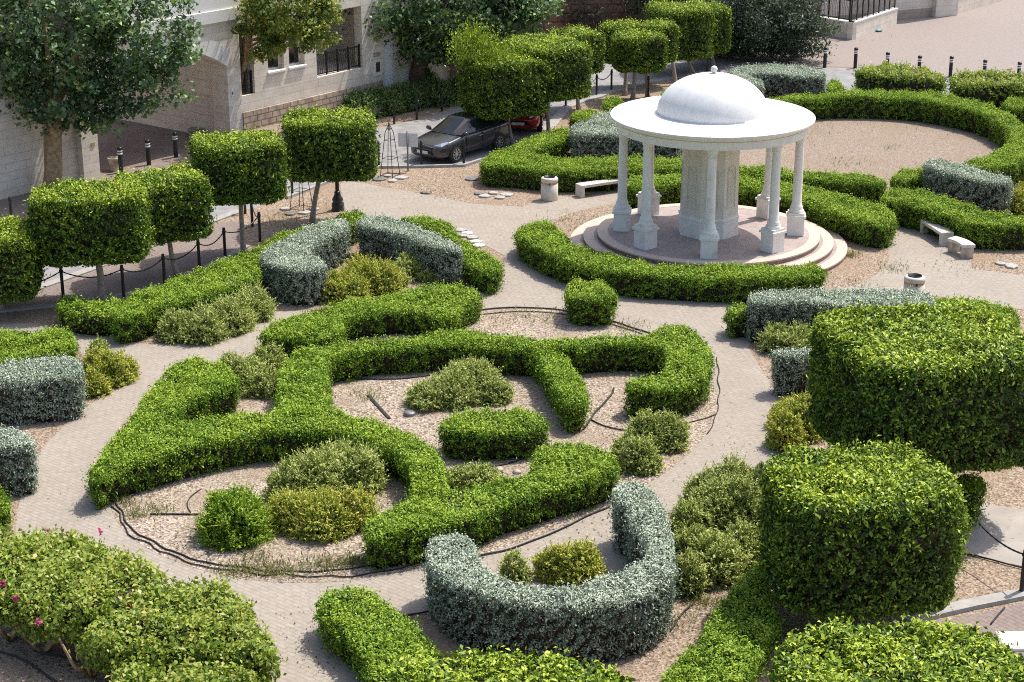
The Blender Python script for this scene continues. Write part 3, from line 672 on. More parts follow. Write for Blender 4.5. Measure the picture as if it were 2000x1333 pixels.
# central octagonal drum, narrowing a little, with plinth, panels, cornice
def octo(r, z): return [(r * cos(pi / 8 + k * pi / 4), r * sin(pi / 8 + k * pi / 4), z) for k in range(8)]
def octloft(prof, mi=0, mb=None):
    mb = mb or MB(); vs = []
    for r, z in prof: vs += octo(r, z)
    mb.add(vs, [(i * 8 + k, i * 8 + (k + 1) % 8, i * 8 + 8 + (k + 1) % 8, i * 8 + 8 + k) for i in range(len(prof) - 1) for k in range(8)], mi); return mb
pil = octloft([(.985, .46), (.985, 1.02), (1.01, 1.03), (1.01, 1.08), (.955, 1.10), (.955, 1.14)], 0)
octloft([(.955, 1.14), (.925, 3.52), (.93, 3.55), (1.0, 3.57), (1.0, 3.61), (.94, 3.63), (.97, 3.95)], 1, pil)
pilo = pil.build('drum', [M['white'], M['cream']], gz)
for k in range(8):
    a = k * pi / 4; mb = MB(); ap = cos(pi / 8)
    def pt(x, z, off=.0):
        r = (.955 + (.925 - .955) * (z - 1.14) / 2.38) * ap + off
        return (r * cos(a) - x * sin(a), r * sin(a) + x * cos(a), z)
    def frame(hw, z0, z1, w, off, mi=0):
        # raised arched moulding
        outl = [(-hw, z0), (hw, z0)] + [(hw * cos(q), z1 + hw * sin(q)) for q in np.linspace(0, pi, 11)]
        inn = [(-hw + w, z0 + w), (hw - w, z0 + w)] + [((hw - w) * cos(q), z1 + (hw - w) * sin(q)) for q in np.linspace(0, pi, 11)]
        n = len(outl); vs = [pt(x, z, .0) for x, z in outl] + [pt(x, z, off) for x, z in outl] + [pt(x, z, off) for x, z in inn] + [pt(x, z, .0) for x, z in inn]
        fs = []
        for i in range(n):
            j = (i + 1) % n
            fs += [(i, j, n + j, n + i), (n + i, n + j, 2 * n + j, 2 * n + i), (2 * n + i, 2 * n + j, 3 * n + j, 3 * n + i)]
        mb.add(vs, fs, mi)
    frame(.20, 1.42, 2.62, .022, .018); frame(.155, 1.50, 2.60, .016, .013)
    # carved lattice inside the arch
    for q in range(9):
        zc = 1.62 + q * .125
        for sx in (-1, 1):
            for (x0, z0, x1, z1) in [(0, zc - .06, sx * .07, zc), (sx * .07, zc, 0, zc + .06), (sx * .07, zc, sx * .13, zc + .05)]:
                dx, dz = x1 - x0, z1 - z0; l = sqrt(dx * dx + dz * dz); nx, nz = -dz / l * .008, dx / l * .008
                vs = [pt(x0 + nx, z0 + nz, .012), pt(x1 + nx, z1 + nz, .012), pt(x1 - nx, z1 - nz, .012), pt(x0 - nx, z0 - nz, .012),
                      pt(x0 + nx, z0 + nz, 0), pt(x1 + nx, z1 + nz, 0), pt(x1 - nx, z1 - nz, 0), pt(x0 - nx, z0 - nz, 0)]
                mb.add(vs, [(0, 1, 2, 3), (0, 4, 5, 1), (1, 5, 6, 2), (2, 6, 7, 3), (3, 7, 4, 0)])
    mb.build('carved_panel', M['cream'], pilo)
for k in range(8):
    a = radians(-95.5 + 45 * k); x, y = 2.76 * cos(a), 2.76 * sin(a); cb = MB()
    ca, sa = cos(a), sin(a)
    def rb(hw, z0, z1):
        vs = []
        for z in (z0, z1):
            for ux, uy in ((-1, -1), (1, -1), (1, 1), (-1, 1)):
                vs.append((x + (ux * ca - uy * sa) * hw, y + (ux * sa + uy * ca) * hw, z))
        cb.add(vs, [(3, 2, 1, 0), (4, 5, 6, 7), (0, 1, 5, 4), (1, 2, 6, 5), (2, 3, 7, 6), (3, 0, 4, 7)])
    rb(.255, .474, 1.06); rb(.30, 1.06, 1.13); rb(.255, 1.13, 1.21)
    cb.build('pedestal', M['white'], gz)
    cl = MB(); cl.lathe([(.235, 1.212), (.245, 1.25), (.225, 1.29), (.195, 1.33), (.205, 1.37), (.18, 1.42), (.152, 1.52), (.146, 2.4), (.132, 3.45), (.130, 3.58), (.152, 3.60), (.152, 3.635), (.132, 3.65), (.136, 3.69), (.165, 3.74), (.175, 3.80), (.175, 3.835)], 28, c=(x, y))
    cl.build('column', M['white'], gz, True)
rf = MB()
rf.lathe([(2.55, 4.22), (2.55, 3.83), (2.98, 3.83), (2.98, 4.03), (3.0, 4.05), (3.0, 4.07), (2.97, 4.075), (3.02, 4.10), (3.08, 4.13), (3.13, 4.185), (3.17, 4.20), (3.19, 4.225), (3.19, 4.275), (3.175, 4.285)], 128, mi=0)
rf.lathe([(3.175, 4.285), (1.70, 4.335), (1.0, 4.335)], 128, mi=0)
rf.lathe([(2.55, 4.22), (.02, 4.22)], 64, mi=0)
rfo = rf.build('roof', [M['white']], gz, False)
dm = MB(); th = np.linspace(0, pi / 2, 28)
dm.lathe([(1.74, 4.33), (1.74, 4.36)] + [(1.735 * cos(q) + .002, 4.36 + 1.22 * sin(q)) for q in th], 96)
dm.build('dome', M['dome'], gz, True)
fn = MB(); fn.lathe([(.09, 5.56), (.09, 5.59), (.05, 5.60), (.05, 5.62)] + [(.105 * sin(q) + .001, 5.71 - .105 * cos(q)) for q in np.linspace(.4, pi, 12)], 24)
fn.build('finial', M['white'], gz, True)

# ================================================================== BUILDING (local x along the facade, -y towards the garden)
BR = atan2(FD[1], FD[0])
bl = thing('building', (FO[0], FO[1], 0), BR, 'pale stone building with an arched drive-through passage and iron railed openings', 'building')
ZT = 10.0
def wall_grid(name, s0, s1, z0, z1, holes, m, y=0.0, depth=.25, parent=None):
    mb = MB(); xs = sorted({s0, s1} | {h[0] for h in holes} | {h[1] for h in holes}); zs = sorted({z0, z1} | {h[2] for h in holes} | {h[3] for h in holes})
    for i in range(len(xs) - 1):
        for j in range(len(zs) - 1):
            cx_, cz_ = (xs[i] + xs[i + 1]) / 2, (zs[j] + zs[j + 1]) / 2
            if any(h[0] < cx_ < h[1] and h[2] < cz_ < h[3] for h in holes): continue
            mb.add([(xs[i], y, zs[j]), (xs[i + 1], y, zs[j]), (xs[i + 1], y, zs[j + 1]), (xs[i], y, zs[j + 1])], [(0, 1, 2, 3)])
    for (a, b_, c, d) in holes:
        D = y + depth
        mb.add([(a, y, c), (a, y, d), (a, D, d), (a, D, c)], [(0, 1, 2, 3)]); mb.add([(b_, y, c), (b_, D, c), (b_, D, d), (b_, y, d)], [(0, 1, 2, 3)])
        mb.add([(a, y, c), (a, D, c), (b_, D, c), (b_, y, c)], [(0, 1, 2, 3)]); mb.add([(a, y, d), (b_, y, d), (b_, D, d), (a, D, d)], [(0, 1, 2, 3)])
    return mb.build(name, m, parent if parent is not None else bl)
# arch block: piers, spandrel with segmental arch, jambs
ab = MB(); A0, A1, spr, crown, PD = 0.0, 6.58, 3.13, 4.15, .9
n = 24; arc = []
hw = (A1 - A0) / 2; rise = crown - spr; R = (hw * hw + rise * rise) / (2 * rise)
for i in range(n + 1):
    x = A0 + (A1 - A0) * i / n; arc.append((x, spr - (R - rise) + sqrt(R * R - (x - A0 - hw) ** 2)))
for yy, flip in ((0, 0), (PD, 1)):
    for i in range(n):
        f = [(arc[i][0], yy, arc[i][1]), (arc[i + 1][0], yy, arc[i + 1][1]), (arc[i + 1][0], yy, 4.9), (arc[i][0], yy, 4.9)]
        ab.add(f[::-1] if flip else f, [(0, 1, 2, 3)])
for i in range(n):
    ab.add([(arc[i][0], 0, arc[i][1]), (arc[i][0], PD, arc[i][1]), (arc[i + 1][0], PD, arc[i + 1][1]), (arc[i + 1][0], 0, arc[i + 1][1])], [(0, 1, 2, 3)])
ab.box(-.75, A0, 0, PD, -.05, 4.9); ab.box(A1, 7.28, 0, PD, -.05, 4.9)
ab.build('arch_wall', M['wall'], bl)
# voussoir ring around the arch, slightly proud
vr = MB()
for i in range(18):
    a0 = A0 + (A1 - A0) * (i + .06) / 18; a1 = A0 + (A1 - A0) * (i + .94) / 18
    def az(x): return spr - (R - rise) + sqrt(max(0, R * R - (x - A0 - hw) ** 2))
    def nrm(x):
        dx, dz = x - A0 - hw, az(x) - (spr - (R - rise)); l = sqrt(dx * dx + dz * dz); return dx / l, dz / l
    p = [(a0, az(a0)), (a1, az(a1))]; q_ = [(x + nrm(x)[0] * .62, z + nrm(x)[1] * .62) for x, z in p]
    c4 = [p[0], p[1], q_[1], q_[0]]
    vs = [(x, -.012, z + .004) for x, z in c4] + [(x, .02, z + .004) for x, z in c4]
    vr.add(vs, [(0, 1, 2, 3), (0, 4, 5, 1), (1, 5, 6, 2), (2, 6, 7, 3), (3, 7, 4, 0)])
vr.build('arch_stones', M['wall_plain'], bl)
bn = MB(); bn.box(-.85, 7.34, -.10, PD, 4.9, 5.35); bn.box(-.8, 7.30, -.03, PD, 5.35, ZT); bn.build('cornice', M['wall_plain'], bl)
# passage interior: ceiling cut short, unseen far end left open to let light in
ps = MB()
ps.box(7.0, 7.27, PD, 13.3, -.05, 4.6); ps.box(-.5, -.02, PD, 13.3, -.05, 4.6); ps.box(-.75, 7.28, PD, 5.2, 4.6, 4.85)
ps.build('passage_wall', M['wall'], bl)
wall_grid('side_wall', -14, -.75, -.05, ZT, [], M['wall'], y=.30)
H1 = (7.32, 8.05, 1.82, 4.7); W1 = (8.83, 9.74, 2.56, 4.3); W2 = (10.03, 10.93, 2.56, 4.3); BA = (11.62, 14.42, 1.9, 4.5); DR = (15.82, 16.36, .73, 2.75)
wall_grid('front_wall', 7.28, 20.2, 1.17, ZT, [H1, W1, W2, BA, (DR[0], DR[1], 1.17, DR[3])], M['wall'], y=.02, depth=.42)
rk = MB(); rk.box(7.285, 15.6, -.06, .3, -.05, 1.17); rk.build('base_course', M['rock'], bl)
rk = MB(); rk.box(15.62, 15.8, .0, .3, -.05, 1.165); rk.box(16.38, 20.2, .0, .3, -.05, 1.165); rk.build('base_course', M['wall'], bl)
for (a, b_, c, d), dp in ((H1, 1.6), (BA, 2.2)):
    rm = MB(); y0, y1 = .445, dp + .4
    rm.add([(a - .6, y1, c), (b_ + .9, y1, c), (b_ + .9, y1, d), (a - .6, y1, d)], [(0, 1, 2, 3)])
    rm.add([(a - .6, y0, c), (b_ + .9, y0, c), (b_ + .9, y1, c), (a - .6, y1, c)], [(0, 1, 2, 3)])
    rm.add([(a - .6, y0, d), (a - .6, y1, d), (b_ + .9, y1, d), (b_ + .9, y0, d)], [(0, 1, 2, 3)])
    rm.add([(b_ + .9, y0, c), (b_ + .9, y0, d), (b_ + .9, y1, d), (b_ + .9, y1, c)], [(0, 1, 2, 3)])
    rm.add([(a - .6, y0, c), (a - .6, y1, c), (a - .6, y1, d), (a - .6, y0, d)], [(0, 1, 2, 3)])
    rm.build('balcony_recess', M['wall'], bl)
def railing(s0, s1, z0, h, y, parent, name='railing', nb=None):
    mb = MB(); L = s1 - s0
    mb.box(s0, s1, y - .02, y + .02, z0 + h - .05, z0 + h); mb.box(s0, s1, y - .015, y + .015, z0 + .07, z0 + .11)
    k = max(2, round(L / .72))
    for i in range(k + 1):
        x = s0 + .03 + (L - .06) * i / k; mb.box(x - .03, x + .03, y - .03, y + .03, z0, z0 + h + .06)
    m_ = max(3, round(L / .11))
    for i in range(1, m_):
        x = s0 + L * i / m_
        mb.tube([(x + .02 * sin(q * 2 * pi * 1.5), y, z0 + .09 + (h - .12) * q) for q in np.linspace(0, 1, 9)], .009, 5, cap=False)
    return mb.build(name, M['black'], parent)
railing(H1[0] + .02, H1[1] - .02, H1[2], .85, .16, bl); railing(BA[0] + .02, BA[1] - .02, BA[2], .92, .16, bl)
for (a, b_, c, d) in (W1, W2):
    fr = MB(); y = .30
    fr.box(a, a + .05, y, y + .06, c, d); fr.box(b_ - .05, b_, y, y + .06, c, d); fr.box(a + .05, b_ - .05, y, y + .06, c, c + .06); fr.box(a + .05, b_ - .05, y, y + .06, d - .06, d)
    wo = fr.build('window', M['frame'], bl)
    g_ = MB(); g_.box(a + .05, b_ - .05, y + .02, y + .035, c + .06, d - .06); g_.build('pane', M['glass'], wo)
    sl_ = MB(); sl_.box(a - .05, b_ + .05, -.055, .40, c - .08, c + .004, bev=.02); sl_.build('sill', M['wall_plain'], wo)
do = MB(); do.box(DR[0] + .01, DR[1] - .01, .05, .12, DR[2], DR[3] - .01, bev=.004); do.box(DR[0] + .03, DR[0] + .06, .02, .05, 1.6, 1.9)
do.box(DR[0] + .06, DR[1] - .06, .042, .05, 1.74, 1.77)
do.build('door', M['door'], bl)
mb = MB(); mb.box(15.06, 15.55, -.03, .02, 1.42, 2.12); mbx = mb.build('meter_box', M['wall_plain'], bl)
mb = MB(); mb.box(15.2, 15.45, -.045, -.03, 1.58, 2.0); mb.build('panel', M['brown'], mbx)
mb = MB(); mb.box(15.12, 15.5, -.02, .02, 2.24, 2.40); mb.build('number_plate', M['band'], bl)
mb = MB(); mb.box(6.72, 6.86, -.018, 0, 1.92, 2.2); mbx = mb.build('notice', M['frame'], bl)
mb = MB(); mb.box(6.75, 6.83, -.024, -.018, 1.98, 2.1); mb.build('pictogram', mat('dark blue print', (.08, .12, .3)), mbx)
mb = MB(); mb.box(-.33, -.17, -.02, 0, 1.20, 1.36); mb.build('wall_plate', mat('yellow brown plate', (.36, .30, .14)), bl)
mb = MB(); mb.box(15.6, 17.2, -1.1, -.065, .55, .70); mb.build('door_step', M['concrete'], bl)
# raised ledge in front of the facade
mb = MB(); mb.box(7.3, 20.2, -1.25, -.065, -.05, .42); o = link('terrace', mb.mesh('terrace'), M['sand']); o.location = (FO[0], FO[1], 0); o.rotation_euler = (0, 0, BR); o['kind'] = 'structure'
# the next block, end wall facing us
b2 = thing('building', (*FW(20.2, 0), 0), BR, 'cream stone block with brown lower band behind the dark tree trunk', 'building')
mb = MB(); mb.box(0, 3.4, -.6, 10, 1.25, 9.5); mb.build('wall', M['wall'], b2)
mb = MB(); mb.box(-.03, 3.43, -.63, 10, -.05, 1.25); mb.build('base_band', M['band'], b2)
for i, (a, z0) in enumerate(((1.5, 2.4),)):
    mb = MB(); mb.box(a, a + 1.1, -.63, -.605, z0, z0 + 1.6); wo = mb.build('window', M['frame'], b2)
    mb = MB(); mb.box(a + .07, a + 1.03, -.645, -.632, z0 + .07, z0 + 1.53); mb.build('pane', M['glass'], wo)

# ================================================================== HEDGES
def zz(ox, oy, s, pts): return [(ox + x / s, oy + y / s) for x, y in pts]
GH = 'clipped green hedges'; SH = 'silver grey hedges'
A = [(554, 698), (590, 680), (633, 671), (689, 665), (765, 659), (828, 648), (875, 643), (922, 643), (960, 648), (1000, 655), (1060, 660), (1102, 690), (1139, 737), (1153, 768), (1148, 787), (1125, 793), (1102, 791), (1085, 764), (1065, 731), (1048, 698), (1036, 684), (1000, 684), (970, 682), (907, 672), (844, 674), (781, 680), (718, 684), (665, 694), (642, 704), (640, 726), (650, 752), (650, 790), (640, 815), (560, 815), (540, 800), (538, 758), (541, 726)]
hedge('hedge', A, .78, 'green', 'long bright green hedge curving over the middle bed, with an arm running down each side', group=GH)
B = [(324, 722), (341, 705), (388, 697), (440, 711), (468, 732), (470, 748), (430, 762), (385, 778), (352, 800), (334, 823), (340, 827), (385, 818), (440, 806), (500, 803), (541, 803), (600, 800), (648, 791), (689, 812), (736, 818), (787, 839), (824, 852), (865, 889), (873, 916), (875, 943), (885, 950), (939, 942), (1006, 930), (1036, 918), (1034, 896), (1041, 879), (1085, 858), (1153, 869), (1193, 879), (1212, 900), (1212, 916), (1186, 924), (1153, 937), (1102, 950), (1051, 967), (984, 986), (950, 1004), (900, 1020), (830, 1037), (770, 1047), (722, 1054), (706, 1036), (709, 1021), (718, 1010), (757, 997), (790, 974), (803, 950), (800, 930), (790, 897), (770, 880), (736, 869), (689, 851), (635, 841), (567, 844), (506, 847), (405, 866), (304, 895), (257, 908), (205, 932), (182, 940), (170, 930), (172, 918), (192, 889), (206, 866), (235, 834), (265, 797), (292, 757)]
hedge('hedge', B, .78, 'green', 'forked bright green hedge sweeping from the left path to the front of the middle bed', group=GH)
Cc = zz(950, 400, 3.333, [(330, 905), (345, 870), (420, 868), (470, 876), (560, 866), (700, 862), (900, 850), (1060, 835), (1150, 792), (1240, 772), (1330, 792), (1400, 842), (1465, 920), (1475, 1000), (1455, 1080), (1430, 1140), (1330, 1178), (1200, 1205), (1000, 1200), (900, 1190), (895, 1150), (1000, 1105), (1125, 1108), (1158, 1075), (1165, 960), (1120, 915), (900, 905), (700, 920), (530, 935), (440, 935), (345, 935)])
hedge('hedge', Cc, .82, 'green', 'hook shaped green hedge at the right edge of the middle bed beside the path', group=GH)
D = [(853, 829), (871, 812), (922, 802), (990, 796), (1018, 795), (1061, 808), (1078, 822), (1070, 834), (1034, 843), (984, 844), (922, 848), (865, 842)]
hedge('hedge', D, .75, 'green', 'short oblong green hedge block in the centre of the middle bed', group=GH, sm=1)
E_ = [(1100, 568), (1106, 550), (1142, 547), (1178, 550), (1211, 571), (1206, 582), (1160, 588), (1106, 582)]
hedge('hedge', E_, .85, 'green', 'lone cube shaped green bush on the path edge in front of the gazebo hedge', group=GH, sm=1, taper=.16)
F_ = [(1004, 446), (1028, 434), (1079, 432), (1106, 460), (1130, 484), (1172, 488), (1205, 497), (1250, 511), (1310, 517), (1370, 518), (1500, 516), (1595, 515), (1617, 527), (1610, 540), (1550, 544), (1460, 546), (1370, 544), (1250, 537), (1190, 530), (1130, 518), (1070, 499), (1040, 480), (1008, 464)]
hedge('hedge', F_, .78, 'green', 'long curved green hedge in front of the gazebo steps', group=GH)
G2 = [(1222, 352), (1237, 341), (1330, 338), (1444, 343), (1498, 352), (1532, 353), (1572, 360), (1700, 396), (1730, 400), (1747, 413), (1752, 430), (1736, 442), (1700, 440), (1640, 422), (1572, 395), (1528, 384), (1488, 373), (1444, 367), (1330, 361), (1222, 368)]
hedge('hedge', G2, .82, 'green', 'curved green hedge just behind the gazebo columns', group=GH)
H_ = [(938, 311), (961, 295), (1002, 285), (1039, 263), (1086, 252), (1116, 250), (1116, 270), (1069, 284), (1040, 296), (1036, 303), (1086, 307), (1137, 311), (1188, 307), (1221, 307), (1332, 312), (1430, 322), (1530, 329), (1574, 336), (1635, 338), (1703, 341), (1733, 351), (1733, 360), (1703, 359), (1635, 354), (1574, 351), (1530, 345), (1444, 338), (1332, 330), (1205, 331), (1137, 336), (1086, 336), (1036, 331), (985, 326), (951, 327), (938, 320)]
hedge('hedge', H_, .80, 'green', 'forked green hedge behind the litter bin and the left stone bench', group=GH)
I_ = [(1470, 198), (1500, 192), (1551, 186), (1611, 181), (1676, 177), (1736, 176), (1804, 179), (1854, 186), (1905, 196), (1949, 209), (1979, 226), (2005, 245), (2030, 275), (2020, 305), (1985, 320), (1950, 327), (1905, 327), (1872, 320), (1890, 312), (1930, 304), (1955, 290), (1972, 270), (1970, 256), (1956, 243), (1922, 223), (1871, 209), (1821, 200), (1770, 193), (1703, 190), (1635, 190), (1568, 195), (1500, 204), (1470, 208)]
hedge('hedge', I_, .95, 'green', 'big ring shaped green hedge around the bare sandy circle', group=GH)
K_ = [(1736, 346), (1763, 333), (1802, 326), (1822, 336), (1815, 344), (1770, 354), (1740, 355)]
hedge('hedge', K_, .75, 'green', 'short green hedge piece between the sandy circle and the silver hedge', group=GH, sm=1)
J_ = [(1716, 388), (1732, 370), (1754, 366), (1776, 368), (1808, 375), (1862, 388), (1916, 410), (1952, 419), (2030, 424), (2030, 442), (1952, 441), (1907, 439), (1871, 432), (1853, 425), (1815, 411), (1777, 400), (1745, 396), (1720, 394)]
hedge('hedge', J_, .85, 'green', 'green hedge running behind the two stone seats at the right', group=GH)
L_ = [(1800, 578), (1831, 579), (1872, 581), (1923, 589), (1973, 599), (1997, 616), (1990, 633), (1956, 637), (1889, 622), (1831, 604), (1800, 600)]
hedge('hedge', L_, .6, 'green', 'low green hedge between the right path and the nearest box tree', group=GH, sm=1)
L2 = [(1417, 603), (1427, 593), (1455, 589), (1475, 592), (1475, 612), (1440, 614), (1420, 612)]
hedge('bush', L2, .75, 'green', 'small green bush at the left end of the right silver hedge', 'bush', sm=1)
M_ = [(213, 608), (243, 580), (270, 567), (321, 550), (388, 526), (439, 506), (479, 492), (506, 479), (529, 462), (576, 449), (623, 434), (670, 415), (702, 410), (720, 420), (700, 432), (640, 457), (575, 484), (520, 520), (510, 538), (490, 548), (439, 569), (354, 590), (304, 600), (287, 613), (236, 623), (216, 620)]
hedge('hedge', M_, .8, 'green', 'long green hedge running from the left pavement trees up to the black lamp base', group=GH)
M0 = [(101, 597), (128, 577), (203, 585), (243, 585), (225, 612), (205, 618), (135, 614)]
hedge('hedge', M0, .65, 'wild', 'dark green hedge with straggly top in the shade of a box tree', group=GH, sm=1)
MR = [(770, 426), (828, 419), (885, 437), (891, 456), (941, 487), (982, 512), (984, 525), (956, 536), (915, 522), (902, 500), (895, 478), (844, 449), (797, 434)]
hedge('hedge', MR, .72, 'green', 'green hedge strip along the path to the right of the tall silver hedge', group=GH)
N_ = [(504, 648), (538, 626), (592, 607), (670, 585), (733, 578), (796, 566), (860, 556), (907, 556), (941, 570), (938, 585), (906, 600), (898, 618), (860, 624), (824, 612), (796, 607), (733, 613), (671, 622), (676, 645), (645, 663), (592, 662), (529, 658), (508, 655)]
hedge('hedge', N_, .72, 'green', 'shaggy green hedge at the back of the middle bed below the yellow shrubs', group=GH)
O_ = [(-40, 705), (0, 684), (44, 661), (68, 641), (111, 637), (145, 651), (152, 668), (149, 681), (111, 695), (68, 701), (20, 708), (-40, 720)]
hedge('hedge', O_, .7, 'green', 'green hedge at the left edge behind the pale silver hedge', group=GH)
O2 = [(-60, 668), (0, 645), (40, 640), (66, 645), (40, 662), (0, 682), (-60, 700)]
hedge('hedge', O2, .55, 'green', 'dark low hedge strip at the left edge beside the gravel', group=GH, sm=1)
P_ = [(612, 1173), (631, 1157), (680, 1147), (732, 1150), (764, 1179), (797, 1202), (822, 1222), (852, 1251), (866, 1277), (880, 1330), (890, 1400), (720, 1400), (715, 1340), (719, 1316), (706, 1280), (673, 1244), (625, 1205)]
hedge('hedge', P_, .7, 'green', 'green hedge strip at the bottom beside the path, left of the silver horseshoe', group=GH, density=.9)
Q_ = [(1482, 1092), (1500, 1094), (1507, 1147), (1523, 1192), (1531, 1212), (1507, 1238), (1494, 1274), (1456, 1330), (1430, 1400), (1250, 1400), (1277, 1345), (1297, 1300), (1342, 1267), (1368, 1238), (1388, 1192), (1414, 1160), (1440, 1130)]
hedge('hedge', Q_, .6, 'green', 'green hedge strip at the bottom right of the silver horseshoe hedge', group=GH, density=.9)
hedge('bush', zz(0, 600, 2.962, [(-60, 1080), (0, 1040), (40, 1060), (60, 1110), (50, 1170), (0, 1180), (-60, 1180)]), .6, 'green', 'green bush at the left edge below the lowest silver hedge', 'bush', sm=1)
RB = zz(1450, 800, 2.502, [(1040, 475), (1090, 480), (1112, 510), (1100, 545), (1040, 550)])
hedge('bush', RB, 1.1, 'green', 'dark green bush between the two nearest box trees and the concrete path', 'bush', sm=1)
RB2 = zz(1450, 800, 2.502, [(1000, 320), (1100, 305), (1200, 330), (1190, 380), (1080, 390), (1000, 380)])
hedge('bush', RB2, 1.0, 'green', 'clipped green bush under the biggest box tree at the right', 'bush', sm=1, taper=.12)
V1 = zz(1500, 0, 2.962, [(490, 395), (560, 378), (700, 372), (850, 380), (960, 405), (1030, 440), (1020, 465), (900, 455), (700, 440), (540, 430)])
hedge('shrub', V1, 1.25, 'bougain', 'loose wild green shrub in front of the striped bollards, left one of two', 'shrub', 'shrubs before the striped bollards', sm=1, low=.6)
V2 = zz(1500, 0, 2.962, [(1040, 470), (1080, 425), (1200, 415), (1350, 420), (1500, 430), (1600, 450), (1600, 500), (1480, 500), (1330, 490), (1150, 500)])
hedge('shrub', V2, 1.25, 'bougain', 'loose wild green shrub in front of the striped bollards, right one of two', 'shrub', 'shrubs before the striped bollards', sm=1, low=.6)
V3 = zz(1500, 0, 2.962, [(1345, 600), (1400, 560), (1500, 550), (1600, 560), (1600, 640), (1490, 630), (1400, 625)])
hedge('hedge', V3, .8, 'green', 'green hedge corner outside the ring hedge at the right edge', group=GH, sm=1)
hedge('hedge', [(1108, 232), (1125, 215), (1160, 213), (1185, 222), (1180, 234), (1130, 238)], .6, 'green', 'short green hedge beside the rounded silver bush behind the gazebo', group=GH, sm=1)
hedge('bush', [(1612, 168), (1622, 153), (1640, 158), (1652, 172), (1640, 178), (1620, 176)], .8, 'green', 'small green bush at the right end of the far silver hedge', 'bush', sm=1)
hedge('bush', [(1172, 203), (1185, 190), (1210, 188), (1222, 200), (1210, 212), (1180, 212)], .7, 'wild', 'dark green bush under the far box trees', 'bush', sm=1)
hedge('bush', [(1285, 185), (1300, 172), (1345, 170), (1375, 176), (1370, 188), (1310, 196)], .6, 'wild', 'green bush behind the left side of the white dome', 'bush', sm=1)
# silver hedges
S1 = [(505, 493), (529, 474), (560, 462), (608, 437), (655, 424), (680, 427), (684, 440), (670, 453), (628, 471), (603, 484), (616, 497), (640, 512), (642, 522), (592, 530), (545, 524), (510, 508)]
hedge('silver_hedge', S1, 1.12, 'silver', 'silver grey hedge bent back on itself, left of the yellow shrubs', group=SH, taper=.03, low=.6)
S2 = [(694, 428), (718, 418), (765, 421), (812, 440), (860, 459), (900, 478), (906, 487), (888, 492), (828, 477), (765, 451), (704, 441)]
hedge('silver_hedge', S2, 1.15, 'silver', 'tall silver grey hedge behind the yellow shrubs with a dark front face', group=SH, taper=.0, low=.6)
S3 = [(-30, 712), (44, 701), (111, 691), (155, 698), (165, 718), (159, 735), (101, 740), (34, 747), (-30, 747)]
hedge('silver_hedge', S3, 1.15, 'silver', 'pale silver hedge at the left edge beside the yellow shrub', group=SH, taper=.03, low=.7)
S4 = [(-30, 832), (34, 833), (68, 850), (71, 863), (51, 874), (-30, 876)]
hedge('silver_hedge', S4, 1.2, 'silver', 'silver hedge end at the left edge, nearest the lower left path', group=SH, taper=.02, low=.7)
S5 = [(829, 1053), (862, 1040), (901, 1036), (933, 1062), (937, 1082), (950, 1108), (982, 1124), (1037, 1140), (1102, 1144), (1121, 1140), (1170, 1124), (1206, 1114), (1232, 1101), (1258, 1082), (1261, 1062), (1245, 1040), (1229, 1023), (1225, 1001), (1219, 984), (1200, 978), (1190, 955), (1212, 939), (1245, 934), (1274, 949), (1290, 971), (1307, 1004), (1320, 1053), (1323, 1095), (1320, 1121), (1297, 1147), (1258, 1165), (1212, 1178), (1164, 1186), (1102, 1191), (1037, 1185), (956, 1168), (901, 1149), (868, 1136), (842, 1110), (828, 1090)]
hedge('silver_hedge', S5, 1.25, 'silver', 'large horseshoe shaped silver grey hedge at the front', group=SH, taper=.05, low=.6)
S6 = [(1457, 576), (1484, 565), (1551, 565), (1653, 562), (1720, 562), (1804, 565), (1831, 579), (1831, 600), (1774, 600), (1703, 599), (1636, 595), (1551, 591), (1484, 591), (1460, 589)]
hedge('silver_hedge', S6, 1.2, 'silver', 'silver grey hedge behind the biggest box tree, below the right litter bin', group=SH, taper=.03, low=.6)
S7 = [(1506, 684), (1517, 677), (1600, 676), (1640, 680), (1640, 698), (1534, 697), (1510, 695)]
hedge('silver_hedge', S7, 1.1, 'silver', 'small silver hedge block tucked against the left side of the biggest box tree', group=SH, taper=.05, sm=1)
S8 = [(1803, 314), (1817, 309), (1844, 307), (1862, 318), (1889, 321), (1916, 332), (1943, 338), (1965, 343), (1979, 350), (1977, 358), (1952, 359), (1907, 351), (1880, 346), (1853, 339), (1826, 330), (1806, 323)]
hedge('silver_hedge', S8, 1.25, 'silver', 'silver grey hedge at the right behind the green hedge of the stone seats', group=SH, taper=.0, sm=1)
S9 = [(1113, 240), (1154, 234), (1204, 234), (1270, 241), (1335, 251), (1337, 280), (1270, 272), (1204, 264), (1154, 264), (1115, 262)]
hedge('silver_hedge', S9, 1.2, 'silver', 'silver grey hedge left of the gazebo roof with a dark front', group=SH, taper=.0)
hedge('silver_hedge', [(1148, 226), (1175, 217), (1210, 219), (1220, 240), (1180, 243), (1152, 238)], 1.25, 'silver', 'rounded silver bush standing behind the silver hedge at the left of the gazebo roof', group=SH, taper=.1, sm=1)
S10 = [(1417, 136), (1454, 127), (1555, 125), (1602, 134), (1616, 142), (1610, 153), (1555, 149), (1488, 142), (1466, 144), (1466, 150), (1494, 157), (1491, 168), (1471, 167), (1447, 153), (1425, 144)]
hedge('silver_hedge', S10, 1.15, 'silver', 'curved silver grey hedge farthest away, behind the white dome', group=SH, taper=.0)

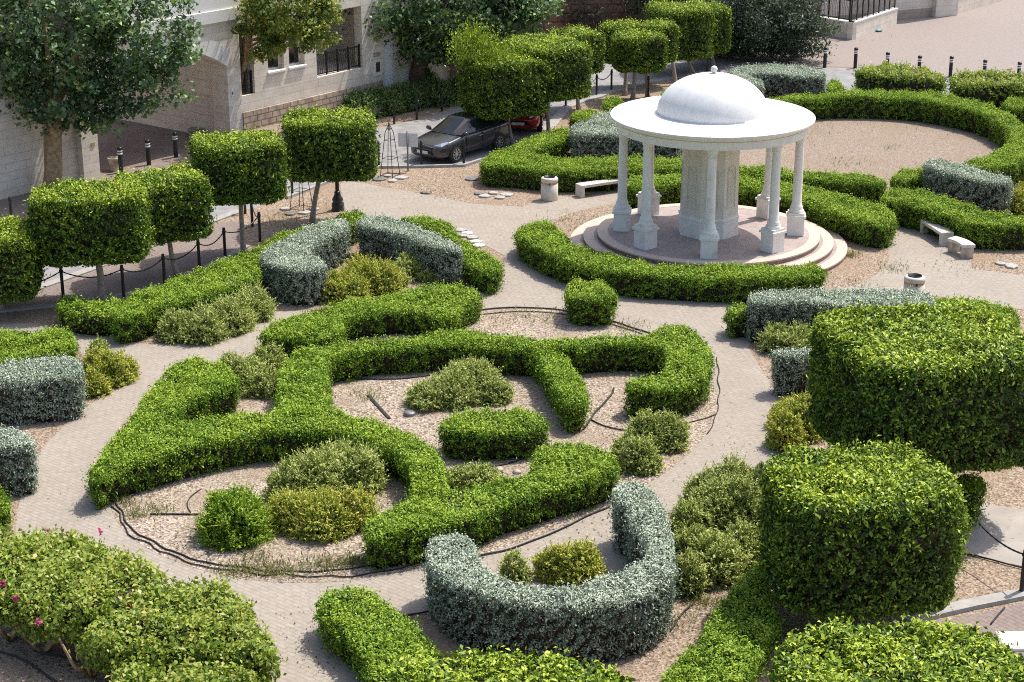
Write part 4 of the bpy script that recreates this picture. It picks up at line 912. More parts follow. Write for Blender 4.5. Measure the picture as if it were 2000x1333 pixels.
# ================================================================== JUNIPER SHRUBS (lobe: base centre px, half width px, height m)
JS = 'juniper shrubs'
mound('shrub', [(345, 668, 38, .75), (395, 670, 45, .85), (445, 652, 45, .9), (490, 628, 42, .85), (455, 610, 38, .8)], 'juniper', 'row of olive green spreading shrubs beside the left path below the long hedge', group=JS)
mound('shrub', [(650, 590, 34, .8), (700, 575, 44, .95), (745, 575, 38, .95), (690, 590, 36, .7)], 'yellow', 'yellow green shrub between the two silver hedges', group=JS)
mound('shrub', [(795, 548, 30, .7), (770, 560, 26, .6), (840, 552, 24, .35)], 'juniper', 'small olive shrub at the foot of the tall silver hedge', group=JS)
mound('shrub', [(180, 775, 28, .6), (215, 755, 38, .8), (240, 745, 28, .6), (185, 740, 24, .7)], 'yellow', 'yellow orange shrub at the right end of the pale silver hedge by the path', group=JS)
mound('shrub', [(190, 705, 20, .55)], 'juniper', 'tiny leafy shrub between the yellow shrub and the left path corner', group=JS)
mound('shrub', [(480, 760, 42, .7), (515, 775, 40, .6), (450, 745, 34, .65), (520, 730, 36, .65)], 'juniper', 'olive shrub in the fork between the two arms of the left hedges', group=JS)
mound('shrub', [(835, 800, 40, .55), (885, 795, 52, .75), (930, 780, 48, .85), (965, 790, 34, .6), (905, 765, 40, .7)], 'juniper', 'big olive green juniper mound in the middle of the central bed', group=JS)
mound('shrub', [(560, 985, 44, .8), (620, 975, 60, .9), (695, 965, 56, .95), (660, 940, 50, .8)], 'juniper', 'olive green mound behind the yellowish one in the lower left bed', group=JS)
mound('shrub', [(570, 1040, 48, .75), (630, 1050, 62, .85), (690, 1035, 46, .75)], 'yellow', 'yellowish mound in front of the olive one in the lower left bed', group=JS)
mound('shrub', [(905, 955, 34, .4), (945, 955, 34, .4)], 'juniper', 'small low olive shrub in the corner of the forked hedge', group=JS)
mound('shrub', [(1250, 925, 40, .75), (1225, 905, 32, .6)], 'juniper', 'olive shrub at the right tip of the forked hedge, nearer of two', group=JS)
mound('shrub', [(1265, 880, 40, .85), (1305, 880, 42, .8)], 'juniper', 'dark olive shrub below the hook shaped hedge, farther of two', group=JS)
mound('shrub', [(1350, 1060, 44, .8), (1400, 1040, 52, 1.0), (1450, 1040, 50, 1.1), (1430, 1000, 50, 1.1), (1375, 1000, 40, .8), (1470, 990, 40, .9)], 'juniper', 'large olive shrub group between the right path and the silver horseshoe', group=JS)
mound('shrub', [(1345, 1165, 36, .8), (1400, 1140, 54, .9), (1450, 1110, 46, .85), (1350, 1110, 40, .85)], 'juniper', 'olive shrubs hard against the right arm of the silver horseshoe', group=JS)
mound('shrub', [(1080, 1135, 36, .6), (1125, 1145, 50, .75), (1150, 1135, 34, .6)], 'yellow', 'yellow green shrub inside the silver horseshoe', group=JS)
mound('shrub', [(1005, 1140, 28, .55)], 'juniper', 'small spiky olive shrub inside the silver horseshoe at its left', group=JS)
mound('shrub', [(1520, 690, 34, .7), (1565, 695, 38, .7)], 'juniper', 'olive shrub between the right silver hedge and the small silver block', group=JS)
mound('shrub', [(1535, 880, 36, .9), (1570, 860, 44, 1.0), (1540, 840, 34, .7)], 'yellow', 'yellow green shrub in the shade left of the biggest box tree', group=JS)
mound('shrub', [(455, 1065, 66, 1.0), (440, 1050, 40, .95), (480, 1050, 36, .9)], 'green', 'round green bush standing alone in the lower left bed', group=JS, L=.08)
mound('shrub', [(1990, 420, 24, .8), (2005, 400, 24, .8)], 'yellow', 'yellow green shrub at the right edge beside the silver hedge', group=JS)
mound('shrub', [(1510, 192, 22, .7), (1530, 190, 18, .6)], 'yellow', 'yellow green shrub in front of the farthest silver hedge', group=JS)
mound('shrub', [(30, 372, 24, .5)], 'juniper', 'small plant in the shade at the foot of the left building wall', group=JS)
mound('shrub', [(700, 232, 44, 1.0), (745, 225, 40, 1.0), (790, 216, 40, 1.0), (850, 208, 40, 1.0), (820, 196, 34, 1.5), (888, 200, 28, .9)], 'tree', 'row of green bushes toned dark for tree shade in front of the building behind the black posts', L=.11)  # darker broad leaf material paints the tree shade into these bushes

# ================================================================== BOX CLIPPED TREES
box_tree('leftmost box clipped tree, cut off by the left edge', (3, 606), -70, 82, 420, 478, 592, rot=.2)
box_tree('box clipped tree with a forked trunk, second from the left edge', (197, 590), 57, 297, 350, 396, 520, rot=.15, tr=.1)
box_tree('box clipped tree with a leaning trunk, pressed against its bigger left neighbour', (347, 541), 222, 415, 323, 366, 478, rot=.45)
box_tree('box clipped tree with a straight trunk, in front of the arched passage', (476, 499), 368, 564, 252, 292, 402, rot=.3)
box_tree('box clipped tree with a crooked trunk beside the black lamp base', (609, 439), 550, 740, 210, 247, 356, rot=.1, tr=.085)
box_tree('shaggy box clipped tree with unclipped shoots, in front of the red car', (1002, 284), 898, 1070, 96, 128, 232, rot=.45, depth=3.2,
         extra=[(900, 92, 26, .9, 900), (930, 80, 30, 1.0, 1300), (955, 95, 36, .8, 1100), (985, 100, 40, .5, 700)])
box_tree('box clipped tree right behind the shaggy one', (1072, 266), 990, 1144, 66, 100, 198, rot=.5)
box_tree('box clipped tree behind the chain posts, third in the row beyond the car', (1130, 214), 1078, 1176, 52, 72, 146, rot=.45)
box_tree('flat topped box clipped tree on two thin trunks left of the dome', (1235, 196), 1193, 1304, 60, 76, 143, rot=.1, trunks=[(1235, 196), (1265, 190)], tr=.09, fork=False)
box_tree('wide box clipped tree on two trunks half hidden behind the flat topped one', (1262, 170), 1165, 1327, 40, 54, 126, rot=.15, trunks=[(1220, 187), (1319, 167)], tr=.09, fork=False)
box_tree('tallest far box clipped tree above the white dome', (1356, 144), 1264, 1388, 7, 24, 118, rot=.2, depth=3.4)
box_tree('narrow box clipped tree half hidden behind the tallest far one', (1395, 130), 1340, 1422, 10, 22, 106, rot=.2, depth=3.0)
box_tree('biggest and nearest box clipped tree at the right edge', (1800, 985), 1594, 2012, 612, 725, 925, rot=.22, depth=4.4, dens=1.0, Lmul=1.05, tr=.12)
box_tree('round cornered box clipped tree in front of the biggest one', (1680, 1205), 1486, 1868, 885, 1000, 1205, rot=.12, depth=3.2, n=3.4, Lmul=1.05, tr=.12)
# two more crowns whose trunks stand below the frame
def near_crown(label, xl, xr, ytb, zt, depth, rot):
    Yb = G(1000, ytb, zt)[1]; Y = Yb - depth / 2
    x = (Xof(xl, Y, zt) + Xof(xr, Y, zt)) / 2; bx, by = PX(x, Y, 0)
    box_tree(label, (bx, by), xl, xr, ytb, PX(x, Y - depth / 2, zt)[1], PX(x, Y - depth * .4, 1.1)[1], rot=rot, depth=depth, n=3.2, Lmul=1.05, tr=.12)
near_crown('box clipped tree crown at the bottom right corner', 1500, 2030, 1205, 3.3, 3.4, .1)
near_crown('box clipped tree crown at the bottom edge below the silver horseshoe', 720, 1262, 1262, 3.0, 3.2, -.1)

# ================================================================== NATURAL TREES
b1w = FW(-2.65, .5)
nat_tree('broad_tree', None, [(120, 40, 150, 150, 0), (270, 60, 130, 120, 1.0), (0, 70, 110, 130, .5), (260, 160, 90, 62, .3), (110, 190, 90, 60, 0), (190, 200, 50, 60, 0), (30, 150, 50, 80, 0)], 'tree', 'bark_tan',
         'tall broad leaved tree with a twisted tan trunk in front of the left building wall', L=.17, wr=.75, clusters=62, per=75, cr=.62, trunk_r=.30, seed=3, twist=True, group='broad leaved trees', base_w=(b1w[0], b1w[1], 0))
bw = FW(7.72, -.75)
nat_tree('broad_tree', None, [(570, 10, 95, 85, -1.4), (510, 55, 45, 60, -1.3), (620, 50, 45, 50, -1.2), (560, 75, 55, 40, -1.4)], 'rust', 'bark_tan', 'tree with yellowing orange tinted leaves hanging before the building windows',
         L=.15, wr=.6, clusters=120, per=80, cr=.5, trunk_r=.11, seed=8, base_w=(bw[0], bw[1], 1.82), group='broad leaved trees')
nat_tree('broad_tree', (802, 196), [(860, 5, 190, 95, 0), (770, 60, 80, 55, 0), (870, 75, 110, 48, .3), (1000, 15, 90, 55, .5), (940, 70, 70, 50, .2)], 'tree', 'bark_dark', 'dark broad leaved tree with a thick brown trunk beside the white door',
         L=.20, wr=.7, clusters=95, per=70, cr=.7, trunk_r=.34, seed=12, group='broad leaved trees')
nat_tree('wild_tree', (1555, 118), [(1500, 20, 115, 90, 0), (1560, 70, 70, 45, -.5), (1470, 80, 80, 35, 0), (1440, 10, 80, 70, 2)], 'olive', 'bark', 'grey green tree behind the far silver hedge, beside the walled terrace',
         L=.17, wr=.32, clusters=110, per=90, cr=.75, trunk_r=.2, seed=21, droop=.4, group='background trees')
nat_tree('wild_tree', (1445, 112), [(1445, 50, 90, 80, 0), (1400, 60, 60, 60, 1)], 'olive', 'bark', 'dark grey green tree between the tallest far box tree and the pale bark trunk', L=.17, wr=.3, clusters=110, per=80, cr=.8, trunk_r=.25, seed=22, droop=.5, group='background trees')
nat_tree('wild_tree', (1210, 70), [(1180, 10, 110, 60, 0)], 'dry', 'bark_dark', 'dry brownish tree hanging over the brown wall, left of the tallest box tree', L=.22, wr=.2, clusters=110, per=80, cr=.9, trunk_r=.2, seed=23, droop=.9, group='background trees')
nat_tree('wild_tree', (1095, 60), [(1090, 0, 80, 50, 0)], 'dry', 'bark_dark', 'dry brownish tree at the top edge right of the dark broad leaved tree', L=.22, wr=.2, clusters=110, per=70, cr=.9, trunk_r=.2, seed=24, droop=.9, group='background trees')
nat_tree('wild_tree', (1330, 80), [(1330, 0, 130, 70, 2)], 'olive', 'bark_dark', 'dark tree directly behind the tallest far box tree', L=.2, wr=.3, clusters=110, per=80, cr=.9, trunk_r=.2, seed=25, droop=.6, group='background trees')
nat_tree('wild_tree', (1850, -30), [(1800, -20, 30, 25, -2)], 'olive', 'bark', 'tree at the top edge hanging over the tall cream wall', L=.17, wr=.4, clusters=80, per=60, cr=.6, trunk_r=.15, seed=26, group='background trees')

# ================================================================== BOUGAINVILLEA at the lower left
def bougain(px, h, z0, label, stems, flowers):
    Q = GA(px, h)
    for _ in range(2): Q = chaikin(Q)
    if area(Q) < 0: Q = Q[::-1]
    HSEED[0] += 19; c = Q.mean(0)
    root = thing('bougainvillea', (c[0], c[1], 0), 0, label, 'bush', 'bougainvillea bushes')
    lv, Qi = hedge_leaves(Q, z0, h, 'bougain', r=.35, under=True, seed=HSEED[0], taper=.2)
    k = lv.count() // 14; ext = []
    for P in lv.P[:1]:
        i = rng.integers(0, len(P), k); q = P[i] + rng.normal(size=(k, 3)) * np.array([.06, .06, .08]) + np.array([0, 0, .05]); lv.add(q, np.array([0, 0, 1.]), .085, .6, up=.3, rnd=.75 + .2 * rng.normal(size=k))
    foliage('foliage', lv, M['bougain'], prism(Qi, z0 + .25, h - .22, .28, .1), M['core'], root, (c[0], c[1], 0))
    for (sx, sy) in stems:
        mb = MB(); x, y, _ = G(sx, sy)
        for q in range(6):
            a = rng.uniform(0, 2 * pi); e = np.array([x + cos(a) * .5, y + sin(a) * .5, z0 + .35])
            m_ = np.array([x, y, 0]) * .5 + e * .5 + np.array([cos(a) * .08, sin(a) * .08, -.08])
            mb.tube([np.array([x, y, -.03]) - np.array([c[0], c[1], 0]), m_ - np.array([c[0], c[1], 0]), e - np.array([c[0], c[1], 0])], [.045, .032, .018], 7)
        mb.build('stem', M['bark_tan'], root, True)
    for (fx, fy, n) in flowers:
        x, y, z = G(fx, fy, h + .03); fl = Leaves(); p = rng.normal(size=(n, 3)) * .022
        fl.add(p + np.array([x, y, z]), np.array([0, 0, 1.]), .07, .8, up=.2)
        foliage('flower', fl, M['flower'], None, None, root, (c[0], c[1], 0))
    return root
bougain([(-60, 1040), (0, 1018), (60, 1030), (110, 1026), (165, 1030), (215, 1062), (280, 1082), (335, 1112), (330, 1150), (280, 1165), (230, 1180), (180, 1200), (120, 1190), (60, 1195), (0, 1160), (-60, 1170)], 1.3, .55, 'bougainvillea bush with magenta flowers and bare stems at the lower left', [(85, 1275), (20, 1250), (220, 1240)], [(5, 1140, 16), (31, 1170, 16), (95, 1035, 5), (195, 1040, 6), (75, 1215, 10)])
bougain([(300, 1150), (370, 1118), (440, 1130), (480, 1165), (510, 1210), (545, 1245), (548, 1275), (510, 1290), (440, 1270), (360, 1255), (280, 1270), (200, 1268), (140, 1245), (190, 1200), (240, 1170)], 1.15, .45, 'wide bougainvillea bush spreading to the path, right of the flowering one', [(180, 1320), (420, 1330), (300, 1310)], [(252, 1182, 6)])
bougain([(200, 1320), (260, 1290), (340, 1285), (420, 1280), (490, 1295), (515, 1330), (520, 1400), (180, 1400)], 1.0, .3, 'bougainvillea bush cut off by the bottom edge', [(350, 1420)], [])

# ================================================================== STREET FURNITURE
def chain_post(h=.98):
    root = thing('chain_post', (0, 0, 0), 0, 'x', 'post', 'black chain posts')
    mb = MB(); mb.lathe([(.048, -.02), (.048, h - .03), (.04, h), (.001, h)], 14); mb.build('post', M['black'], root, True)
    mb = MB(); mb.lathe([(.055, h - .16), (.062, h - .15), (.062, h - .10), (.055, h - .09)], 14); mb.build('collar', M['black'], root, True)
    return root
post0 = None
def posts(lst, where):
    global post0; out = []
    W_ = ['nearest', 'second', 'third', 'fourth', 'fifth', 'sixth', 'seventh', 'eighth', 'ninth', 'tenth', 'eleventh']
    for i, (px, py) in enumerate(lst):
        x, y, _ = G(px, py)
        if post0 is None: post0 = o = chain_post()
        else: o = copy_tree(post0)
        o.location = (x, y, 0); o['label'] = 'slim black chain post, %s %s' % (W_[i], where); out.append((x, y))
    return out
CH = [0]
def chain(a, b, label, sag=.22, h=.86):
    mb = MB(); L = sqrt((b[0] - a[0]) ** 2 + (b[1] - a[1]) ** 2); t_ = np.linspace(0, 1, 22)
    pts = [((b[0] - a[0]) * q, (b[1] - a[1]) * q, h - sag * 4 * q * (1 - q)) for q in t_]
    mb.tube(pts, [.016 + .005 * (i % 2) for i in range(22)], 6)
    o = mb.build('chain', M['black'], None, True); o.location = (a[0], a[1], 0)
    tag(o, label, 'chain', 'chains between the posts')
row = posts([(124, 585), (242, 581), (322, 558), (390, 528), (440, 504), (508, 472)], 'from the left along the pinkish pavement')
N_th = ['first', 'second', 'third', 'fourth', 'fifth', 'sixth']
left0 = G(-10, 612)[:2]
chain(left0, row[0], 'black chain running from the left edge to the leftmost post of the pavement row')
for i in range(5): chain(row[i], row[i + 1], 'black sagging chain, %s gap from the left in the pavement post row' % N_th[i])
r2_ = posts([(493, 443), (479, 418)], 'of the pair behind the straight trunked box tree')
chain(row[5], r2_[0], 'black chain at the pavement corner behind the straight trunked box tree')
r3_ = posts([(571, 383)], 'beside the wire obelisk under the crooked box tree')
r4_ = posts([(740, 326), (823, 325), (906, 323)], 'from the left in front of the grey car')
chain(r4_[1], r4_[2], 'thin black chain hanging in front of the grey car')
r5_ = posts([(975, 292), (1057, 268)], 'from the left before the red car')
r6_ = posts([(1105, 209), (1134, 197), (1165, 188), (1194, 178), (1224, 168)], 'from the left along the far kerb beyond the cars')
chain(r6_[1], r6_[2], 'black sagging chain, first along the far kerb'); chain(r6_[2], r6_[3], 'black sagging chain, second along the far kerb')
posts([(1266, 192), (1381, 140)], 'behind the white dome near the far road')
posts([(770, 243), (814, 234), (863.5, 218), (906, 206)], 'from the left before the dark bushes by the building')
posts([(24, 440)], 'standing behind the leftmost box tree')
br1 = posts([(1994.5, 1162)], 'from the camera, at the right edge')
rb2 = posts([(1838, 1198)], 'half hidden behind the round cornered box tree')
chain(br1[0], G(1905, 1098)[:2], 'black chain running left from the post at the right edge', sag=.1)

def striped():
    root = thing('bollard', (0, 0, 0), 0, 'x', 'bollard', 'black bollards with two white bands')
    mb = MB(); mb.lathe([(.085, -.02), (.085, .80), (.075, .83), (.075, .86), (.098, .87), (.098, .955), (.07, .985), (.001, .99)], 20); mb.build('post', M['black'], root, True)
    for z in (.70, .80):
        mb = MB(); mb.lathe([(.085, z), (.094, z + .003), (.094, z + .058), (.085, z + .061)], 20); mb.build('band', M['stripe'], root, True)
    return root
sb = None
for px, py, lab in [(237, 338, 'left of three at the passage, beside a pot'), (291, 323, 'middle one of the three at the passage mouth'), (344, 308, 'right one of the three at the passage mouth')] + \
    [(x, y, '%s from the left in the row along the plaza' % n_) for (x, y), n_ in zip([(1610.5, 132.5), (1670, 133.5), (1731.6, 143), (1794, 150), (1855.7, 151), (1921, 158.5), (1988, 163)], ['first', 'second', 'third', 'fourth', 'fifth', 'sixth', 'seventh'])]:
    if sb is None: sb = o = striped()
    else: o = copy_tree(sb)
    x, y, _ = G(px, py); o.location = (x, y, 0); o['label'] = 'black bollard with white bands, ' + lab
def pot(px, py, r, h, label):
    x, y, _ = G(px, py); mb = MB(); mb.lathe([(r * .72, 0), (r * .85, h * .5), (r, h * .88), (r * 1.12, h * .9), (r * 1.12, h), (r * .92, h), (r * .86, h * .8), (.001, h * .8)], 24)
    o = mb.build('stone_pot', M['bench_old'], None, True); o.location = (x, y, .008); tag(o, label, 'pot', 'stone pots')
pot(224, 334, .22, .5, 'stone pot just inside the passage beside the left striped bollard')
pot(380, 268, .26, .34, 'low stone pot against the right wall of the passage')
def bin_(px, py, label):
    x, y, _ = G(px, py); root = thing('litter_bin', (x, y, .008), 0, label, 'bin', 'round stone litter bins')
    R = .30
    mb = MB(); mb.lathe([(R - .015, 0), (R, .02), (R, .58), (R - .015, .585)], 40, cap=False); mb.build('body', M['bench'], root, True)
    mb = MB(); mb.lathe([(R - .015, .583), (R - .012, .59), (R - .012, .645), (R - .015, .65)], 40); bo = mb.build('band', M['orange'], root, True)
    mb = MB(); mb.lathe([(R - .015, .648), (R, .655), (R, .77), (R - .03, .80), (R - .09, .815), (R - .10, .81)], 40); mb.build('rim', M['bench'], root, True)
    mb = MB(); mb.lathe([(R - .10, .83), (R - .095, .835), (R - .105, .835), (R - .115, .55), (.001, .5)], 32); mb.build('liner', M['black'], root, True)
    for a in (.5, 2.6, 4.7):
        mb = MB(); mb.box(-.02, .02, -.012, .012, .59, .65); o = mb.build('bracket', M['black'], root); o.location = ((R + .0) * cos(a), (R + .0) * sin(a), 0); o.rotation_euler = (0, 0, a + pi / 2)
bin_(1073, 390.5, 'round stone litter bin with orange band left of the bench, before the forked hedge')
bin_(1783, 592, 'round stone litter bin half hidden behind the right silver hedge')
def bench(p0, p1, w, h, label, back):
    a, b_ = np.array(G(*p0)[:2]), np.array(G(*p1)[:2]); L = np.linalg.norm(b_ - a); c = (a + b_) / 2; ang = atan2(*(b_ - a)[::-1])
    root = thing('bench', (c[0], c[1], .008), ang, label, 'bench', 'stone benches')
    y0, y1 = (0, w) if back else (-w, 0)
    mb = MB(); mb.box(-L / 2, L / 2, y0, y1, h - .10, h, bev=.012); mb.build('seat', M['bench'], root)
    for sx in (-1, 1):
        x0, x1 = sorted((sx * L / 2, sx * (L / 2 - .13))); mb = MB(); mb.box(x0 + .002, x1 - .002, y0 + .003, y1 - .003, -.01, h - .10); mb.build('leg', M['bench'], root)
    return root
bench((1136, 388), (1235, 373), .42, .45, 'straight pale stone bench left of the gazebo', True)
bench((1796, 455), (1836, 482), .44, .45, 'straight pale stone bench on the right path beside the curved seat', True)
# curved seat
cs = np.array(G(1877, 498)[:2]); root = thing('bench', (cs[0], cs[1], .008), radians(20), 'short worn curved stone seat at the end of the right bench', 'bench', 'stone benches')
def arcblk(r0, r1, a0, a1, z0, z1, n=14):
    mb = MB(); vs = []
    for i in range(n + 1):
        a = a0 + (a1 - a0) * i / n
        for r in (r0, r1):
            for z in (z0, z1): vs.append((r * cos(a) - 1.35, r * sin(a), z))
    fs = []
    for i in range(n):
        k = i * 4; q = k + 4
        fs += [(k, q, q + 1, k + 1), (k + 2, k + 3, q + 3, q + 2), (k + 1, q + 1, q + 3, k + 3), (k, k + 2, q + 2, q)]
    fs += [(0, 1, 3, 2), (n * 4, n * 4 + 2, n * 4 + 3, n * 4 + 1)]
    mb.add(vs, fs); return mb
arcblk(1.15, 1.57, -.36, .36, .36, .45).build('seat', M['bench'], root)
arcblk(1.18, 1.54, -.34, -.2, -.01, .36, 4).build('leg', M['bench_old'], root); arcblk(1.18, 1.54, .2, .34, -.01, .36, 4).build('leg', M['bench_old'], root)
# wire obelisks
def obelisk(legs, h, label):
    P = np.array([G(*q)[:2] for q in legs]); c = P.mean(0); r = np.linalg.norm(P - c, axis=1).mean()
    root = thing('trellis', (c[0], c[1], 0), .3, label, 'trellis', 'wire obelisk trellises')
    mb = MB(); cr = [(r * cos(q), r * sin(q)) for q in np.arange(4) * pi / 2]
    for x, y in cr: mb.tube([(x, y, -.02), (x * .42, y * .42, h * .80), (x * .10, y * .10, h * .93), (0, 0, h * .96)], .014, 6)
    mb.build('legs', M['black'], root, True)
    for f in (.02, .33, .66, .86):
        s = 1 - .58 * f / .8 if f < .8 else .30; mb = MB(); q = [(x * s, y * s, h * f + .02) for x, y in cr] ; mb.tube(q + [q[0]], .010, 6, cap=False); mb.build('ring', M['black'], root)
    mb = MB(); mb.lathe([(.001, h * .95), (.03, h * .955), (.045, h * .97), (.03, h * .99), (.001, h)], 12); mb.build('finial', M['galv'], root, True)
    return c, r
c1, r1_ = obelisk([(741.6, 345), (767, 350), (783, 344), (757, 341)], 2.05, 'black wire obelisk trellis on the gravel left of the sign')
c2, r2__ = obelisk([(566, 411.5), (594, 415.5), (612.5, 408), (584, 404)], 2.05, 'black wire obelisk trellis half hidden under the crooked box tree')
def slab(px, py, r, m, label, group='flat stones on the gravel', sq=True):
    x, y, _ = G(px, py); n = random.choice((5, 6, 7)); a0 = random.random() * 6
    pts = [(r * random.uniform(.75, 1.1) * cos(a0 + 2 * pi * k / n), r * random.uniform(.75, 1.1) * sin(a0 + 2 * pi * k / n)) for k in range(n)]
    mb = MB(); vs = [(a, b_, -.01) for a, b_ in pts] + [(a, b_, .05) for a, b_ in pts] + [(a * .93, b_ * .93, .06) for a, b_ in pts]
    fs = [tuple(range(2 * n, 3 * n))] + [(i, (i + 1) % n, n + (i + 1) % n, n + i) for i in range(n)] + [(n + i, n + (i + 1) % n, 2 * n + (i + 1) % n, 2 * n + i) for i in range(n)]
    mb.add(vs, fs); o = mb.build('flat_stone', m); o.location = (x, y, 0); tag(o, label, 'stone', group)
for px, py, r, m, l in [(741, 352, .28, 'slate', 'grey flat stone at the left foot of the sign side obelisk'), (767, 355, .24, 'stone', 'pale flat stone at the front foot of the sign side obelisk'), (784, 349, .26, 'stone', 'pale flat stone at the right foot of the sign side obelisk'), (757, 345, .18, 'stone', 'small pale stone at the back foot of the sign side obelisk'),
        (567, 420, .18, 'slate', 'round dark stone in front of the half hidden obelisk'), (558, 410, .20, 'stone', 'pale stone left of the half hidden obelisk'), (594, 417, .26, 'stone', 'pale flat stone at the front foot of the half hidden obelisk'), (615, 410, .18, 'stone', 'pale stone at the right foot of the half hidden obelisk'),
        (936, 380, .2, 'slate', 'grey flat stone, leftmost of the loose group left of the litter bin'), (947, 385, .22, 'stone', 'white flat stone, front left of the loose group left of the litter bin'), (963, 379, .2, 'stone', 'white flat stone at the back of the loose group left of the litter bin'), (977, 388, .2, 'stone', 'white flat stone, front right of the loose group left of the litter bin'), (990, 382, .24, 'stone', 'pale flat stone, rightmost of the loose group left of the litter bin'),
        (921, 351, .30, 'slate', 'dark slab lying before the tip of the forked hedge'), (833, 378, .2, 'slate', 'dark flat stone alone at the edge of the upper path'),
        (1975, 522, .25, 'stone', 'pale flat stone on the gravel at the right edge'), (1955, 517, .18, 'stone', 'small pale stone left of the one at the right edge')]:
    slab(px, py, r, M[m], l)
for i, (px, py) in enumerate([(900, 452), (912, 458), (922, 466), (930, 474), (906, 462), (935, 482)]):
    slab(px, py, .22, M['bench'] if i % 2 else M['stone'], 'broken white rubble piece beside the green strip along the path, %s from the far end' % N_th[i], 'white rubble pieces')
# lamp post
x, y, _ = G(660, 411); lp = thing('lamp_post', (x, y, 0), 0, 'black cast iron lamp post with a flared base beside the crooked box tree', 'lamp')
mb = MB(); mb.lathe([(.22, -.02), (.22, .06), (.20, .10), (.215, .16), (.205, .26), (.15, .30), (.185, .35), (.19, .40), (.13, .50), (.10, .60), (.11, .63), (.10, .66), (.065, .68)], 24); mb.build('base', M['black'], lp, True)
mb = MB(); mb.lathe([(.07, .66), (.066, 1.8), (.055, 2.85), (.09, 2.88), (.09, 2.92), (.03, 2.94)], 16); mb.build('pole', M['black'], lp, True)
mb = MB(); mb.lathe([(.06, 2.93), (.13, 3.0), (.15, 3.3), (.19, 3.32), (.05, 3.5), (.001, 3.55)], 6); mb.build('lantern', M['black'], lp)
# sign seen from behind
x, y, _ = G(797, 335); sg = thing('road_sign', (x, y, 0), -.12, 'blank pale back of a road sign on a grey pole beside the grey car', 'sign')
mb = MB(); mb.lathe([(.032, -.02), (.032, 1.52), (.001, 1.525)], 12); mb.build('pole', M['galv'], sg, True)
mb = MB(); mb.box(-.36, .38, .036, .046, .92, 1.44, bev=.003); mb.build('panel', M['sign'], sg)
# round uplight, black strip, teal lids
x, y, _ = G(800, 812); mb = MB(); mb.lathe([(.15, -.01), (.15, .05), (.135, .085), (.08, .10), (.001, .105)], 24); o = mb.build('ground_light', M['galv'], None, True); o.location = (x, y, .012); tag(o, 'grey round ground lamp on the gravel of the middle bed', 'lamp')
def flat_lamp(px, py, label, z=0.0):
    x, y, _ = G(px, py, z); mb = MB(); mb.lathe([(.20, 0), (.20, .05), (.26, .07), (.26, .10), (.001, .12)], 20); o = mb.build('ground_light', M['teal'], None, True); o.location = (x, y, z); tag(o, label, 'lamp', 'teal topped ground lamps')
flat_lamp(500, 246, 'teal topped ground lamp on the ledge below the building windows', .42); flat_lamp(1714, 62, 'teal topped ground lamp at the foot of the far terrace wall')
def hose(px, label, r=.016, world=False, name='irrigation_hose', wob=.03):
    P = np.array([G(a, b_)[:2] for a, b_ in px]); 
    d = np.concatenate([[0], np.cumsum(np.linalg.norm(np.diff(P, axis=0), axis=1))]); tt = np.linspace(0, d[-1], max(6, int(d[-1] / .22)))
    Q = np.column_stack([np.interp(tt, d, P[:, 0]), np.interp(tt, d, P[:, 1])])
    for _ in range(3): Q[1:-1] = (Q[:-2] + 2 * Q[1:-1] + Q[2:]) / 4
    Q += wob * np.column_stack([field(Q, len(px), 1.1), field(Q, len(px) + 40, 1.3)])
    o0 = Q[0]; mb = MB(); mb.tube(np.column_stack([Q - o0, .022 + r * .8 + 0 * tt]), r, 7); o = mb.build(name, M['rubber'], None, True); o.location = (o0[0], o0[1], 0)
    tag(o, label, 'hose', 'black irrigation hoses')
hose([(228, 985), (240, 1015), (262, 1040), (300, 1062), (360, 1090), (430, 1106), (520, 1119), (600, 1121), (700, 1112), (790, 1098)], 'black hose along the front edge of the lower left bed, inner one', .016, wob=.07)
hose([(220, 990), (232, 1022), (256, 1050), (300, 1072), (360, 1099), (430, 1114), (520, 1126), (640, 1131), (760, 1118), (860, 1095)], 'black hose along the front edge of the lower left bed, outer one', .014, wob=.10)
hose([(905, 613), (950, 606), (1000, 602), (1090, 606), (1180, 625), (1270, 654)], 'black hose on the curved edge of the bed behind the cube bush, outer one', .02)
hose([(935, 617), (1000, 610), (1090, 613), (1190, 633), (1255, 655)], 'thinner black hose inside the curved edge behind the cube bush', .014)
hose([(1196, 762), (1200, 772), (1170, 800), (1150, 825), (1138, 842)], 'black hose on the gravel right of the bright hedge arm', .024)
hose([(1155, 822), (1180, 838), (1230, 845)], 'thin black hose turning under the hook shaped hedge')
hose([(292, 1008), (340, 1009), (392, 1007)], 'dark stick like hose left of the lone round bush', .018)
hose([(392, 958), (368, 972), (358, 990), (372, 1004)], 'curled thin hose behind the lone round bush', .012)
hose([(1885, 1085), (1940, 1097), (2000, 1113), (2060, 1128)], 'black hose along the lower edge of the concrete side path', .018)
hose([(-20, 1276), (40, 1283), (80, 1312), (120, 1345)], 'black hose on the soil at the lower left corner', .02)
hose([(70, 1275), (140, 1290), (200, 1310), (260, 1335)], 'black hose below the bougainvillea stems', .02)
hose([(935, 1090), (1010, 1072), (1100, 1035), (1190, 992)], 'black hose under the front edge of the forked hedge', .018)
hose([(1400, 700), (1404, 740), (1405, 775), (1400, 812), (1382, 850)], 'thin hose along the right edge of the middle bed', .012)
hose([(1400, 812), (1370, 822), (1340, 830)], 'thin hose crossing the bare soil at the right edge of the middle bed', .012)
hose([(640, 748), (700, 742), (760, 745), (850, 735), (930, 715)], 'black hose in the shade under the curved hedge of the middle bed', .018)
hose([(880, 925), (960, 915), (1010, 905), (1040, 890)], 'grey hose on the soil below the oblong hedge block', .016)
